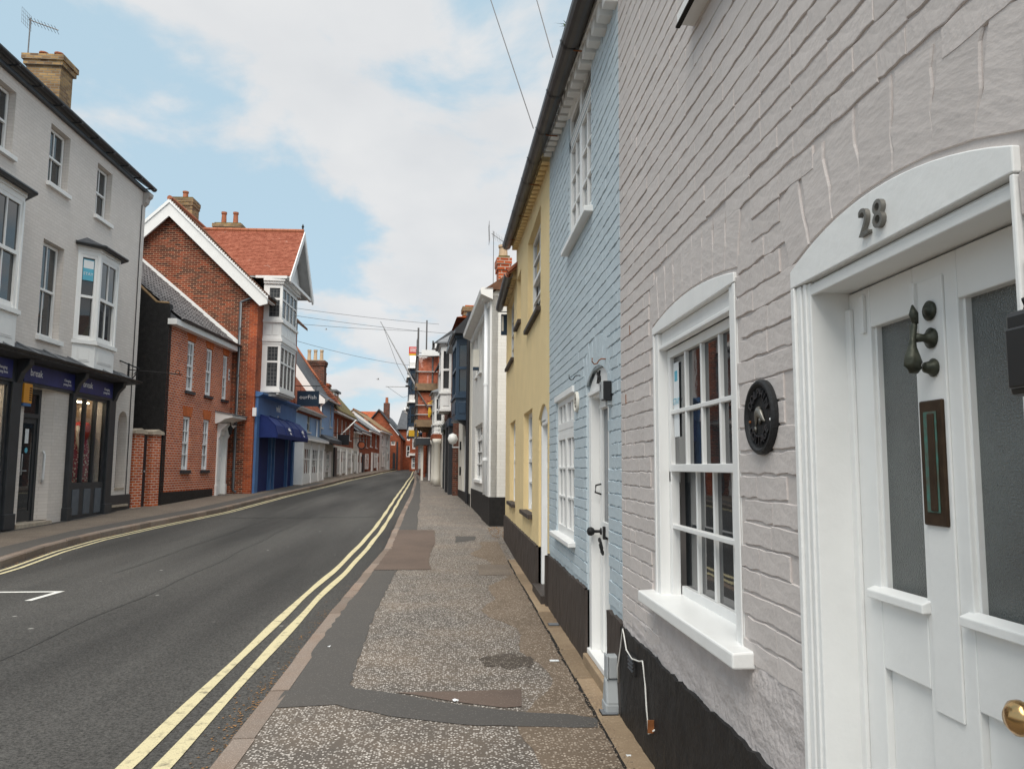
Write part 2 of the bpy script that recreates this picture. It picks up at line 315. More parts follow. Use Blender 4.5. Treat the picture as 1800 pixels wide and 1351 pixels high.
    # pavements: (name, base, chip colour, chip density, scale)
    for nm, base, chip, dens, scl, mixn in (('chip_paving', (.098, .085, .074), (.60, .555, .51), .66, 66, (.150, .120, .095)), ('tarmac', (.078, .073, .069), (.16, .15, .14), .18, 110, (.085, .078, .072)),
                                      ('tarmac_red', (.125, .092, .075), (.20, .16, .14), .2, 110, (.10, .075, .062)), ('chip_brown', (.165, .125, .092), (.44, .37, .30), .55, 66, (.12, .09, .065)), ('chip_dark', (.075, .06, .05), (.30, .26, .22), .4, 66, (.06, .05, .04)), ('left_paving', (.165, .135, .108), (.30, .26, .22), .3, 60, (.125, .102, .085)),
                                      ('granite', (.195, .160, .136), (.33, .27, .23), .4, 150, (.18, .13, .10)), ('concrete', (.29, .215, .14), (.34, .26, .18), .3, 60, (.20, .14, .09)),
                                      ('yellow_line', (.53, .47, .295), (.36, .32, .22), .4, 100, (.15, .135, .10)), ('white_line', (.62, .61, .58), (.5, .5, .48), .3, 60, (.55, .54, .5))):
        m = mat(nm, base, .85, .1, 2); n = m.node_tree.nodes; l = m.node_tree.links; p = n['Principled BSDF']; t = n.new('ShaderNodeTexCoord')
        v = n.new('ShaderNodeTexVoronoi'); v.inputs['Scale'].default_value = scl; l.new(t.outputs['Object'], v.inputs['Vector'])
        sp = n.new('ShaderNodeSeparateColor'); l.new(v.outputs['Color'], sp.inputs[0])
        lt = n.new('ShaderNodeMath'); lt.operation = 'LESS_THAN'; l.new(sp.outputs[0], lt.inputs[0]); lt.inputs[1].default_value = dens
        ed = n.new('ShaderNodeMapRange'); ed.inputs['From Min'].default_value = .50; ed.inputs['From Max'].default_value = .36; l.new(v.outputs['Distance'], ed.inputs['Value'])
        mu = n.new('ShaderNodeMath'); mu.operation = 'MULTIPLY'; l.new(lt.outputs[0], mu.inputs[0]); l.new(ed.outputs[0], mu.inputs[1])
        mu2 = n.new('ShaderNodeMath'); mu2.operation = 'MULTIPLY'; l.new(mu.outputs[0], mu2.inputs[0])
        sv = n.new('ShaderNodeMapRange'); l.new(sp.outputs[1], sv.inputs['Value']); sv.inputs['To Min'].default_value = .25; l.new(sv.outputs[0], mu2.inputs[1])
        big = n.new('ShaderNodeTexNoise'); big.inputs['Scale'].default_value = 1.1 if 'line' not in nm else 9; big.inputs['Detail'].default_value = 7; big.inputs['Roughness'].default_value = .68; l.new(t.outputs['Object'], big.inputs['Vector'])
        br = n.new('ShaderNodeMapRange'); br.inputs['From Min'].default_value = .40 if 'line' not in nm else .54; br.inputs['From Max'].default_value = .66 if 'line' not in nm else .70; l.new(big.outputs['Fac'], br.inputs['Value'])
        bm_ = n.new('ShaderNodeMix'); bm_.data_type = 'RGBA'; l.new(br.outputs[0], bm_.inputs[0]); bm_.inputs[6].default_value = base + (1,); bm_.inputs[7].default_value = mixn + (1,)
        cm = n.new('ShaderNodeMix'); cm.data_type = 'RGBA'; l.new(mu2.outputs[0], cm.inputs[0]); l.new(bm_.outputs[2], cm.inputs[6]); cm.inputs[7].default_value = chip + (1,)
        fin = n.new('ShaderNodeTexNoise'); fin.inputs['Scale'].default_value = 220; l.new(t.outputs['Object'], fin.inputs['Vector'])
        fr = n.new('ShaderNodeMapRange'); fr.inputs['To Min'].default_value = .7; fr.inputs['To Max'].default_value = 1.3; l.new(fin.outputs['Fac'], fr.inputs['Value'])
        hs = n.new('ShaderNodeHueSaturation'); l.new(cm.outputs[2], hs.inputs['Color']); l.new(fr.outputs[0], hs.inputs['Value'])
        if nm in ('granite', 'concrete'):
            oi = n.new('ShaderNodeObjectInfo'); rr = n.new('ShaderNodeMapRange'); rr.inputs['To Min'].default_value = .82; rr.inputs['To Max'].default_value = 1.2; l.new(oi.outputs['Random'], rr.inputs['Value'])
            h2 = n.new('ShaderNodeHueSaturation'); l.new(hs.outputs[0], h2.inputs['Color']); l.new(rr.outputs[0], h2.inputs['Value']); hs = h2
        l.new(hs.outputs[0], p.inputs['Base Color'])
        b = n.new('ShaderNodeBump'); b.inputs['Strength'].default_value = .5 if nm == 'chip_paving' else .25; b.inputs['Distance'].default_value = .005; l.new(mu2.outputs[0], b.inputs['Height']); l.new(b.outputs[0], p.inputs['Normal'])
special()

# ---------------------------------------------------------------- ground, road, pavements, kerbs
KR = ([-8, 4, 8, 12.3, 14, 16.2, 20.5, 25.7, 29, 44, 60, 95, 130], [-1.15, -1.17, -1.23, -1.24, -1.2, -1.28, -1.43, -1.56, -1.62, -2.2, -3.1, -4.7, -6])
KL = ([-8, 9, 12.4, 14.5, 16.4, 19.7, 23.4, 31, 40.4, 60, 90, 130], [-6.6, -6.6, -6.77, -7.1, -7.24, -7.15, -6.72, -6.5, -6.25, -6.3, -6.75, -7.5])
L1C = ([-8, 4.4, 9.65, 13.65, 17.4, 22.3, 29.6, 40, 55.5, 93], [-1.69, -1.69, -1.79, -1.78, -1.83, -1.96, -2.18, -2.5, -3.05, -4.75])
def kr(y): return interp(y, *KR)
def kl(y): return interp(y, *KL)
def ys(a, b, st=.5):
    r = []; y = a
    while y < b - 1e-6: r.append(y); y += st if y < 40 else st*4
    return r + [b]
def strip(name, mat_, fl, fr_, y0, y1, dz, parent=None, nx=1, st=.5):
    m = MB(); Y = ys(y0, y1, st); V = []
    for y in Y:
        a, b = fl(y), fr_(y)
        for k in range(nx+1): V.append((a+(b-a)*k/nx, y, g(y)+dz))
    m.add(V, [(i*(nx+1)+k, i*(nx+1)+k+1, (i+1)*(nx+1)+k+1, (i+1)*(nx+1)+k) for i in range(len(Y)-1) for k in range(nx)])
    return m.build(name, mat_, parent)
gm = MB(); gy = [-60, 12, 20, 30, 45, 70, 100, 140, 400, 900]
gm.add([(x, y, g(y)-.18) for y in gy for x in (-500, 500)], [(2*i, 2*i+1, 2*i+3, 2*i+2) for i in range(len(gy)-1)])
struct(gm.build('ground', 'left_paving'))
road = struct(strip('road', 'asphalt', lambda y: kl(y)-.02, lambda y: kr(y)+.02, -8, 130, -.12))
pav = struct(strip('pavement', 'chip_paving', lambda y: kr(y)+.06, lambda y: 3.2, -8, 95, 0))
lpav = struct(strip('left_pavement', 'left_paving', lambda y: -14, lambda y: kl(y)-.06, -8, 98, 0))
def patch(name, mat_, pts, dz, parent):
    # polygon laid on the pavement, cut into cells that follow the slope
    bm = bmesh.new(); f = bm.faces.new([bm.verts.new((x, y, 0)) for x, y in pts])
    yy = [p[1] for p in pts]; y = math.ceil(min(yy))
    while y < max(yy):
        bmesh.ops.bisect_plane(bm, geom=bm.verts[:]+bm.edges[:]+bm.faces[:], plane_co=(0, y, 0), plane_no=(0, 1, 0)); y += 1
    for v in bm.verts: v.co.z = g(v.co.y) + dz
    bmesh.ops.recalc_face_normals(bm, faces=bm.faces)
    me = bpy.data.meshes.new(name); bm.to_mesh(me); bm.free(); me.materials.append(M[mat_])
    o = bpy.data.objects.new(name, me); C.objects.link(o); o.parent = parent; return o
def rough_poly(pts, a=.012, st=.12):
    r = []
    for i, p in enumerate(pts):
        q = pts[(i+1) % len(pts)]; d = math.hypot(q[0]-p[0], q[1]-p[1]); k = max(1, int(d/st))
        for j in range(k):
            t = j/k; r.append((p[0]+(q[0]-p[0])*t + rnd.uniform(-a, a), p[1]+(q[1]-p[1])*t + rnd.uniform(-a, a)))
    return r
kx = lambda y: kr(y) + .12
patch('tarmac_patch', 'tarmac', rough_poly([(kx(11.27), 11.27)] + [(kx(y), y) for y in (10, 8.5, 7, 6)] + [(kx(4.97), 4.97), (-.85, 5.0), (-.7, 5.01), (-.5, 4.87), (-.2, 4.70), (.04, 4.61), (.4, 4.55), (.83, 4.51), (.86, 4.68), (.68, 4.76), (.41, 4.82),
       (-.02, 5.02), (-.35, 5.22), (-.62, 5.38), (-.67, 5.47), (-.72, 6.54), (-.76, 7.7), (-.77, 8.68), (-.79, 10.87), (-.78, 11.26)]), .004, pav)
patch('brown_tarmac_patch', 'tarmac_red', rough_poly([(-.35, 5.265), (.45, 5.28), (.43, 4.93), (.33, 4.9), (-.02, 5.06)]), .005, pav)
patch('brown_tarmac_patch', 'tarmac_red', rough_poly([(kx(11.3), 11.29), (-.31, 11.32), (-.37, 12.11), (-.38, 13.51), (-.34, 14.65), (-.41, 17.3), (kx(17.3), 17.3), (kx(16), 16), (kx(14.2), 14.25), (kx(12.8), 12.86)]), .006, pav)
patch('tarmac_patch', 'tarmac', rough_poly([(kx(17.3), 17.34), (-.79, 17.34), (-.95, 21), (-1.1, 26), (-1.65, 38.5), (-2.4, 52), (kx(52), 52), (kx(41), 41), (kx(28.5), 28.5), (kx(23.5), 23.5)], .02, .4), .004, pav)
patch('brown_tarmac_patch', 'left_paving', rough_poly([(.35, 11.88), (.82, 11.87), (.79, 10.71), (.35, 10.72)]), .004, pav)
patch('tarmac_patch', 'tarmac', rough_poly([(.04, 16.0), (.44, 16.0), (.42, 15.29), (.04, 14.9)]), .004, pav)
patch('worn_strip', 'chip_brown', [(.842, 2.6)] + [(.842, 15)] + [(.50+.14*sin(y*1.3)+.08*sin(y*3.7)+rnd.uniform(-.02, .02), y) for y in [15-.12*k for k in range(104)] if not (10.65 < y < 11.95)], .002, pav)
patch('damp_stain', 'chip_dark', [(.42+.24*cos(a_)*rnd.uniform(.75, 1.1), 6.05+.24*sin(a_)*rnd.uniform(.6, 1.1)) for a_ in [k*pi/14 for k in range(28)]], .003, pav)
lx = lambda y: kl(y) - .16
patch('tarmac_patch', 'tarmac', [(lx(y), y) for y in (9, 12, 14, 17, 20, 23, 27, 31, 36, 40)] + [(lx(y)-.5, y) for y in (40, 36, 31, 27, 23, 20, 17, 14, 12, 9)], .004, lpav)
strip('tarmac_patch', 'tarmac', lambda y: -9.3, lambda y: -9.05, 12, 22, .005, lpav)
# painted lines
for nm, off in ((0, 0), (1, .195)):
    struct(strip('yellow_line', 'yellow_line', lambda y, o=off: interp(y, *L1C)-.042+o*min(1, 1) + .008*sin(y*2.1+o*9), lambda y, o=off: interp(y, *L1C)+.042+o + .008*sin(y*1.7+o*5), -6, 93, -.114, st=.25))
for off in (.10, .25):
    struct(strip('yellow_line', 'yellow_line', lambda y, o=off: kl(y)+o, lambda y, o=off: kl(y)+o+.065, 6, 90, -.114))
pm = MB(); pm.quad((-7.5+1.2, 10.18, -.115), (-4.84, 10.22, -.115), (-4.84, 10.30, -.115), (-6.3, 10.26, -.115)); pm.quad((-4.92, 9.6, -.1145), (-4.84, 9.6, -.1145), (-4.80, 10.3, -.1145), (-4.88, 10.3, -.1145))
struct(pm.build('parking_mark', 'white_line'))
mat('bitumen', (.042, .041, .040), .6, .2, 8)
def seam(pts, wd):
    V = []
    for x, y in pts:
        for s_ in (-1, 1): V.append((x+s_*wd[0]*rnd.uniform(.4, 1.4), y+s_*wd[1]*rnd.uniform(.4, 1.4), g(y)-.1165))
    MB().add(V, [(2*i, 2*i+1, 2*i+3, 2*i+2) for i in range(len(pts)-1)]).build('road_seam', 'bitumen', road)
seam([(-6.3+k*.2, 21.6+.05*sin(k)+.02*k) for k in range(22)], (.0, .035)); seam([(-3.55-.01*k+.03*sin(k*.9), 3+k*.45) for k in range(40)], (.006, 0)); seam([(-4.9+.02*sin(k*.7), 12+k*.5) for k in range(40)], (.008, 0))
# kerb stones
def kerb(name, fx, side, y0, y1, wd=.135):
    e = bpy.data.objects.new(name, None); C.objects.link(e); struct(e); e.location = (fx(10), 10, 0); e.empty_display_size = .2
    y = y0
    while y < y1:
        ln = rnd.choice((.9, .92, .6, .95, .45)) * (1 if y < 30 else 2)
        yb = y + ln - .012; m = MB(); p = []
        for yy in (y, yb):
            xo = fx(yy) + rnd.uniform(-.006, .006); xi = xo + side*wd; z = g(yy) + rnd.uniform(-.004, .003) + .004
            p.append([(xo-side*.006, yy, z-.25), (xo, yy, z-.022), (xo+side*.018, yy, z), (xi, yy, z+.002), (xi, yy, z-.25)])
        V = [(a-e.location.x, b-10, c) for r in p for a, b, c in r]
        m.add(V, [(0, 1, 2, 3, 4), (9, 8, 7, 6, 5)] + [(i, (i+1) % 5, 5+(i+1) % 5, 5+i) for i in range(5)])
        m.build('kerb_stone', 'granite', e); y += ln
    return e
kerb('right_kerb', kr, 1, -4, 70); kerb('left_kerb', kl, -1, 6, 80)
# concrete slab strip along the cottages
y = 2.2; sl_ = bpy.data.objects.new('slab_channel', None); C.objects.link(sl_); struct(sl_); sl_.location = (.93, 8, 0)
while y < 15.3:
    ln = rnd.uniform(.75, .95); m = MB(); m.box(-.075+rnd.uniform(-.006, .006), .085, y-8, y-8+ln-.012, -.05, .010+rnd.uniform(-.003, .004)); m.build('paving_slab', 'concrete', sl_, bevel=.006); y += ln
jm = MB(); yy_ = 2.2; V = []
while yy_ < 15.3: a_ = rnd.uniform(-.008, .008); V += [(.838+a_+rnd.uniform(-.004, .004), yy_, .006), (.858+a_+rnd.uniform(-.006, .012), yy_, .0065)]; yy_ += .09
jm.add(V, [(2*i, 2*i+1, 2*i+3, 2*i+2) for i in range(len(V)//2-1)]); struct(jm.build('slab_joint', 'dark_gap'))
# drain grates set in the strip
for yy in (7.35, 4.75):
    t = thing('drain_grate', 'small iron drain grate in the slab strip ' + ('below the blue cottage window' if yy > 6 else 'by the grey cable cover'), 'drain', (.93, yy, .012))
    MB().box(-.05, .05, -.055, .055, -.002, .003).build('grate_frame', 'iron', t)
    for k in range(5): MB().box(-.045, .045, -.046+k*.020, -.036+k*.020, .003, .007).build('grate_bar', 'lead', t)
# loose leaves, grit and crumbs
def scatter(name, label, cat, mat_, n, fpos, size, parent=None):
    m = MB()
    for i in range(n):
        x, y_, z = fpos(); s = size*rnd.uniform(.5, 1.4); a = rnd.uniform(0, pi); c_, d_ = cos(a)*s, sin(a)*s
        m.add([(x+c_, y_+d_, z+.002), (x-d_*.6, y_+c_*.6, z+.004), (x-c_, y_-d_, z+.003), (x+d_*.6, y_-c_*.6, z+.006), (x, y_, z+s*.6)], [(0, 1, 4), (1, 2, 4), (2, 3, 4), (3, 0, 4)])
    o = m.build(name, mat_); o['kind'] = 'stuff'; tag(o, label, cat); return o
mat('litter_brown', (.20, .115, .055), .9, .4, 30); mat('grit', (.25, .19, .14), .9, .4, 40)
def gutterpos():
    y = rnd.choice((rnd.uniform(3.6, 9), rnd.uniform(4.6, 6.2), rnd.uniform(5, 22))); return kr(y)-.01-abs(rnd.gauss(0, .09)), y, g(y)-.12
scatter('leaf_litter', 'dry brown leaves and grit lying in the gutter against the kerb', 'leaves', 'litter_brown', 900, gutterpos, .010)
scatter('grit_drift', 'sandy grit along the concrete strip at the foot of the cottages', 'grit', 'grit', 1500, lambda: ((lambda y: (.9-abs(rnd.gauss(0, .09)), y, g(y)+.008))(rnd.uniform(3.4, 16))), .007)
scatter('leaf_drift', 'rusty leaves blown into the alley mouth beside the white house', 'leaves', 'litter_brown', 500, lambda: ((lambda y: (1.0+rnd.uniform(-.25, .6), y, g(y)+.004))(rnd.uniform(15.6, 18.0))), .018)
def leftg():
    y = rnd.uniform(12, 24); return kl(y)+.01+abs(rnd.gauss(0, .05)), y, g(y)-.12
scatter('kerb_leaves', 'thin line of dead leaves in the far gutter beside the shop', 'leaves', 'litter_brown', 400, leftg, .014)
for i, (x, y, lb) in enumerate([(.77, 6.03, 'flat white card lying on the pavement by the concrete strip'), (.03, 5.04, 'crumpled white scrap on the edge of the brown patch'), (-.99, 6.55, 'white scrap on the tarmac strip beside the kerb'), (.90, 4.05, 'white paper crumb by the wall foot below the cable')]):
    m = MB()
    if i == 0: m.box(-.035, .035, -.022, .022, 0, .002)
    else:
        m.add([(rnd.uniform(-.02, .02)*1.2, rnd.uniform(-.02, .02), rnd.uniform(0, .012)) for _ in range(8)], [(0, 1, 2), (2, 3, 4), (4, 5, 6), (6, 7, 0), (1, 3, 5), (0, 2, 6)])
    tag(m.build('paper_scrap', 'paper', loc=(x, y, g(y)+.006)), lb, 'litter')

# ---------------------------------------------------------------- house helpers
class House:
    def __init__(s, name, label, cat, p0, p1, side, group=None):
        s.p0 = p0; s.L = math.hypot(p1[0]-p0[0], p1[1]-p0[1]); s.side = side; dx, dy = (p1[0]-p0[0])/s.L, (p1[1]-p0[1])/s.L; s.dy = dy
        a = math.atan2(dy, dx) if side == 'L' else math.atan2(-dy, -dx)
        s.e = thing(name, label, cat, (p0[0], p0[1], 0), a, group); s.y0 = p0[1]; s.y1 = p1[1]
    def u(s, y): d = (y - s.y0)/s.dy; return d if s.side == 'L' else -d
    def uu(s, a, b): a, b = s.u(a), s.u(b); return (min(a, b), max(a, b))
    def box(s, name, mat_, ya, yb, b0, b1, h0, h1, parent=None, bevel=0):
        a, b = s.uu(ya, yb); return MB().box(a, b, b0, b1, h0, h1).build(name, mat_, parent or s.e, bevel=bevel)
def wallmesh(u0, u1, h0, h1, ops, b=0, t=.22):
    m = MB(); us = sorted({u0, u1, *[o[i] for o in ops for i in (0, 1)]}); hs = sorted({h0, h1, *[o[i] for o in ops for i in (2, 3)]})
    us = [x for x in us if u0 <= x <= u1]; hs = [x for x in hs if h0 <= x <= h1]
    for i in range(len(us)-1):
        for j in range(len(hs)-1):
            cu, ch = (us[i]+us[i+1])/2, (hs[j]+hs[j+1])/2
            if any(o[0] < cu < o[1] and o[2] < ch < o[3] for o in ops): continue
            m.quad((us[i], b, hs[j]), (us[i+1], b, hs[j]), (us[i+1], b, hs[j+1]), (us[i], b, hs[j+1]))
    for o in ops:
        a, c, d, e = o[:4]
        m.quad((a, b, d), (a, b+t, d), (a, b+t, e), (a, b, e)); m.quad((c, b, d), (c, b+t, d), (c, b+t, e), (c, b, e))
        m.quad((a, b, d), (c, b, d), (c, b+t, d), (a, b+t, d)); m.quad((a, b, e), (c, b, e), (c, b+t, e), (a, b+t, e))
    m.quad((u0, b, h0), (u0, b+t, h0), (u0, b+t, h1), (u0, b, h1)); m.quad((u1, b, h0), (u1, b+t, h0), (u1, b+t, h1), (u1, b, h1)); m.quad((u0, b, h1), (u1, b, h1), (u1, b+t, h1), (u0, b+t, h1))
    return m
def wall(H, mat_, ya, yb, h0, h1, ops=(), b=0, t=.22, name='wall', back=True):
    a, c = H.uu(ya, yb); O = [H.uu(o[0], o[1]) + (o[2], o[3]) for o in ops]
    w_ = wallmesh(a, c, h0, h1, O, b, t).build(name, mat_, H.e)
    if back:                                   # dark room behind the openings
        for o in O: MB().quad((o[0]-.05, b+t+.14, o[2]-.05), (o[1]+.05, b+t+.14, o[2]-.05), (o[1]+.05, b+t+.14, o[3]+.05), (o[0]-.05, b+t+.14, o[3]+.05)).build('room_dark', 'interior', w_)
    return w_
def window(parent, x0, x1, z0, z1, y=.09, cols=2, rows=(1, 1), rail=None, fw=.05, bw=.022, mat_='white_wood', pane='glass', fd=.045, T=None, bevel=0, name='window', split=True, step=.03, panes=True, head=None):
    m = MB(); T = T or ID; m.T = T
    hd = head or fw
    m.box(x0, x0+fw, y, y+fd, z0, z1); m.box(x1-fw, x1, y, y+fd, z0, z1); m.box(x0+fw, x1-fw, y, y+fd, z1-hd, z1); m.box(x0+fw, x1-fw, y+(step if rail else 0), y+fd+(step if rail else 0), z0, z0+fw*1.35)
    ix0, ix1, iz0, iz1 = x0+fw, x1-fw, z0+fw*1.35, z1-hd; tot = sum(rows); zc = iz1; Z = [iz1]
    for r in rows: zc -= (iz1-iz0)*r/tot; Z.append(zc)
    X = [ix0+(ix1-ix0)*k/cols for k in range(cols+1)]; P = []
    for j in range(len(rows)):
        dy = step if (rail and j >= rail) else 0
        zt, zb = Z[j], Z[j+1]
        if j > 0:
            hh = fw*.42 if (rail and j == rail) else bw/2
            m.box(ix0, ix1, y-(.004 if rail and j == rail else 0)+.004, y+fd+(step if rail and j == rail else 0)-.006, zt-hh, zt+hh)
        for k in range(cols):
            if k > 0: m.box(X[k]-bw/2, X[k]+bw/2, y+dy+.006, y+dy+fd-.01, zb, zt)
            P.append((X[k], X[k+1], zb, zt, dy))
    w_ = m.build(name, mat_, parent, bevel=bevel)
    if panes:
        if not split: P = [(X[0], X[-1], Z[-1], Z[0], step if rail else 0)]
        for a, b, c, d, dy in P:
            q = MB(); q.T = T; q.box(a, b, y+dy+fd*.55, y+dy+fd*.55+.006, c, d); q.build('pane', pane, w_)
    return w_
def sill(parent, x0, x1, z, d0=-.06, d1=.1, th=.06, mat_='white_gloss', T=None, bevel=.006, slope=.012):
    m = MB(); m.T = T or ID; m.prism([(d0, z-th), (d1, z-th), (d1, z), (d0, z-slope)], 'x', x0, x1); return m.build('sill', mat_, parent, bevel=bevel)
def roof(H, ya, yb, he, hr, depth, mat_, ov=.25, th=.09, name='roof', smat='soffit', run=None):
    a, b = H.uu(ya, yb); d = depth/2; k = (hr-he)/(d+ov); m = MB()
    m.prism([(-ov, he), (d, hr), (depth+ov, he), (depth+ov, he+th), (d, hr+th*1.2), (-ov, he+th)], 'x', a, b); r = m.build(name, mat_, H.e)
    MB().tube([(a, d, hr+th), (b, d, hr+th)], .09, 8).build('ridge', 'clay', r)
    return r
def gable(H, mat_, y, he, hr, depth, t=.22, name='gable_wall', h0=0):
    u = H.u(y); m = MB(); s_ = t if (u < H.u((H.y0+H.y1)/2)) else -t
    m.prism([(.012, h0), (depth, h0), (depth, he), (depth/2, hr), (.012, he)], 'x', u+s_*.01, u+s_); return m.build(name, mat_, H.e)
def chimney(H, y, b, wy, wb, h0, h1, mat_, pots=2, potmat='clay', cap='stone', poth=.45, name='chimney', corb=.05):
    u = H.u(y); m = MB(); m.box(u-wy/2, u+wy/2, b-wb/2, b+wb/2, h0, h1); m.box(u-wy/2-corb, u+wy/2+corb, b-wb/2-corb, b+wb/2+corb, h1-.30, h1-.16); m.box(u-wy/2-corb*1.6, u+wy/2+corb*1.6, b-wb/2-corb*1.6, b+wb/2+corb*1.6, h1-.159, h1)
    c_ = m.build(name, mat_, H.e)
    MB().box(u-wy/2, u+wy/2, b-wb/2, b+wb/2, h1+.002, h1+.06).build('flaunching', cap, c_)
    for k in range(pots):
        t_ = (k+.5)/pots - .5
        q = MB(); pu, pb = (u, b+t_*wb*.9) if wb > wy else (u+t_*wy*.9, b)
        q.lathe([(.12, h1+.03), (.10, h1+poth*.85), (.125, h1+poth*.86), (.125, h1+poth), (.08, h1+poth), (.08, h1+poth-.1)], (pu, pb, 0), n=12); q.build('chimney_pot', potmat, c_, smooth=False)
    return c_
def halfpipe(H, pts, r, mat_, name='gutter', n=8, parent=None):
    # half-round gutter along local points (u,b,h of the rim centre)
    m = MB(); V = []; k2 = 2*(n+1)
    for p in pts:
        for rr in (r, r*.86):
            for k in range(n+1):
                a = pi + pi*k/n; V.append((p[0], p[1]+rr*cos(a), p[2]+rr*sin(a)))
    F = []
    for i in range(len(pts)-1):
        for s_ in (0, 1):
            for k in range(n): a = i*k2+s_*(n+1)+k; F.append((a, a+1, a+1+k2, a+k2))
        for k in (0, n): a = i*k2+k; F.append((a, a+n+1, a+n+1+k2, a+k2))
    for i in (0, len(pts)-1):
        for k in range(n): a = i*k2+k; F.append((a, a+1, a+1+n+1, a+n+1))
    m.add(V, F); return m.build(name, mat_, parent or H.e, smooth=False)
def downpipe(H, y, b, h0, h1, mat_, r=.04, swan=0, shoe=True):
    u = H.u(y); p = [(u, b, h0)] if not shoe else [(u, b-.12, h0+.05), (u, b, h0+.14)]
    p += [(u, b, h1-.35*bool(swan))]
    if swan: p += [(u, b, h1-.35), (u, b-swan*.8, h1-.08), (u, b-swan, h1)]
    d = MB().tube(p, r, 10).build('downpipe', mat_, H.e, smooth=True)
    h = h0+.8
    while h < h1-.5: MB().lathe([(r*1.25, h), (r*1.25, h+.06)], (u, b, 0), n=10).build('pipe_collar', mat_, d); h += 1.8
    return d
def aerial(name, label, x, y, z0, z1, sc_=1):
    t = thing(name, label, 'aerial', (x, y, z0)); h = z1-z0
    MB().tube([(0, 0, 0), (0, 0, h)], .018*sc_, 6).build('mast', 'scaffold', t)
    MB().tube([(-.05, 0, h-.05), (.75*sc_, .1, h-.28)], .014*sc_, 6).build('boom', 'scaffold', t)
    for k in range(9):
        q = k/8; c_ = Vector((-.02+.72*sc_*q, .1*q, h-.06-.22*q)); MB().tube([c_+Vector((0, -.14, .05)), c_+Vector((0, .14, -.05))], .006*sc_, 5).build('element', 'scaffold', t)
    m = MB()
    for k in range(6): m.tube([(-.1, -.25+k*.1, h-.28), (-.12, -.25+k*.1, h+.2)], .004*sc_, 4)
    for k in range(5): m.tube([(-.11, -.25, h-.26+k*.11), (-.11, .25, h-.26+k*.11)], .004*sc_, 4)
    m.build('reflector', 'scaffold', t); return t
# bricks with rounded, uneven arrises, proud of the joints
BV = {}
def brick_meshes(mat_, L0, H0, key):
    if key in BV: return BV[key]
    r = random.Random(len(mat_)); out_ = []
    for v in range(16):
        pts = []; nb = 5; lean = r.uniform(-.003, .003)
        for k in range(nb+1): pts.append((-L0/2+L0*k/nb, -H0/2+r.uniform(-.0042, .0045) + lean*(k/nb-.5)))
        for k in range(nb, -1, -1): pts.append((-L0/2+L0*k/nb, H0/2+r.uniform(-.0045, .0035) + lean*(k/nb-.5)))
        n_ = len(pts); m = MB(); y0_ = r.uniform(-.0008, .0008)
        mid = [(x*(1-.0004/L0*2), .0028+r.uniform(-.0008, .0008), z*(1-.0006/H0*2)) for x, z in pts]
        fr = [(x*(1-.0018/L0*2), y0_, z*(1-.0030/H0*2)) for x, z in pts]
        V = [(x, .014, z) for x, z in pts] + mid + fr
        m.add(V, [tuple(range(2*n_, 3*n_))] + [(b+i, b+(i+1) % n_, b+n_+(i+1) % n_, b+n_+i) for b in (0, n_) for i in range(n_)])
        out_.append(m.mesh('brick', mat_, smooth=False))
    BV[key] = out_; return out_
def brickwork(H, mat_, ya, yb, h0f, h1f, ops, arcs, ch=.0787, Lb=.236, seed=1, near=300, off=0.0, extra=()):
    r = random.Random(seed); ms = brick_meshes(mat_, Lb-.0004, ch-.0048, mat_); u0, u1 = H.uu(ya, yb); L0 = Lb-.0004; B = []
    k = 0; h = off
    while h < 6.2:
        u = u0 - (0 if k % 2 else Lb/2) - r.uniform(0, .02); hc = h+ch/2
        while u < u1:
            ln = Lb if r.random() > .22 else (Lb/2 if r.random() < .5 else Lb*1.5)
            a, b = max(u, u0), min(u+ln, u1); u += ln
            segs = [(a, b)]
            for o in ops:
                if o[2] < hc < o[3]:
                    ns = []
                    for s_ in segs:
                        if s_[1] <= o[0] or s_[0] >= o[1]: ns.append(s_)
                        else:
                            if s_[0] < o[0]: ns.append((s_[0], o[0]))
                            if s_[1] > o[1]: ns.append((o[1], s_[1]))
                    segs = ns
            for s_ in segs:
                c_ = (s_[0]+s_[1])/2; l_ = s_[1]-s_[0]
                if l_ < .035 or hc-ch/2 < h0f(c_) or hc+ch/2 > h1f(c_): continue
                if any(q[0]-.02 < c_ < q[1]+.02 and q[2](c_) < hc < q[3](c_) for q in arcs): continue
                B.append((c_, hc, l_/Lb, 1, 0))
        h += ch; k += 1
    B += list(extra)                            # arch bricks: (u, h, length scale, height scale, roll)
    def key(q):
        yw = H.y0 + (-q[0] if H.side == 'R' else q[0])*H.dy
        d = math.hypot(yw, q[1]-1.45)
        pitch = (q[1]-1.45)/max(.3, yw)
        return d + (100 if (pitch > .66 + .12/yw*0 or yw < 1.25) else 0)
    B.sort(key=key); st = MB()
    wl = H.e
    for i, (c_, hc, sx, sz, rl) in enumerate(B):
        me = ms[r.randrange(len(ms))]; ar = bool(rl); dy = .0012 if ar else r.uniform(-.0012, .0013); rl += 0 if ar else r.uniform(-.008, .008); tx = 0 if ar else r.uniform(-.016, .016); fl = pi if r.random() < .5 else 0
        Tm = Matrix.Translation((c_, dy, hc)) @ Matrix.Rotation(rl, 4, 'Y') @ Matrix.Rotation(tx, 4, 'X') @ Matrix.Diagonal((max(.1, (sx*Lb-.0004)/L0), 1, sz*r.uniform(.935, 1.035), 1))
        if i < near:
            o = bpy.data.objects.new('brick', me); C.objects.link(o); o.parent = wl; o.matrix_local = Tm
        else:
            st.T = Tm; st.add([v.co for v in me.vertices], [tuple(p.vertices) for p in me.polygons])
    st.T = ID
    o = st.build('brickwork', mat_, wl, kind='stuff'); return o
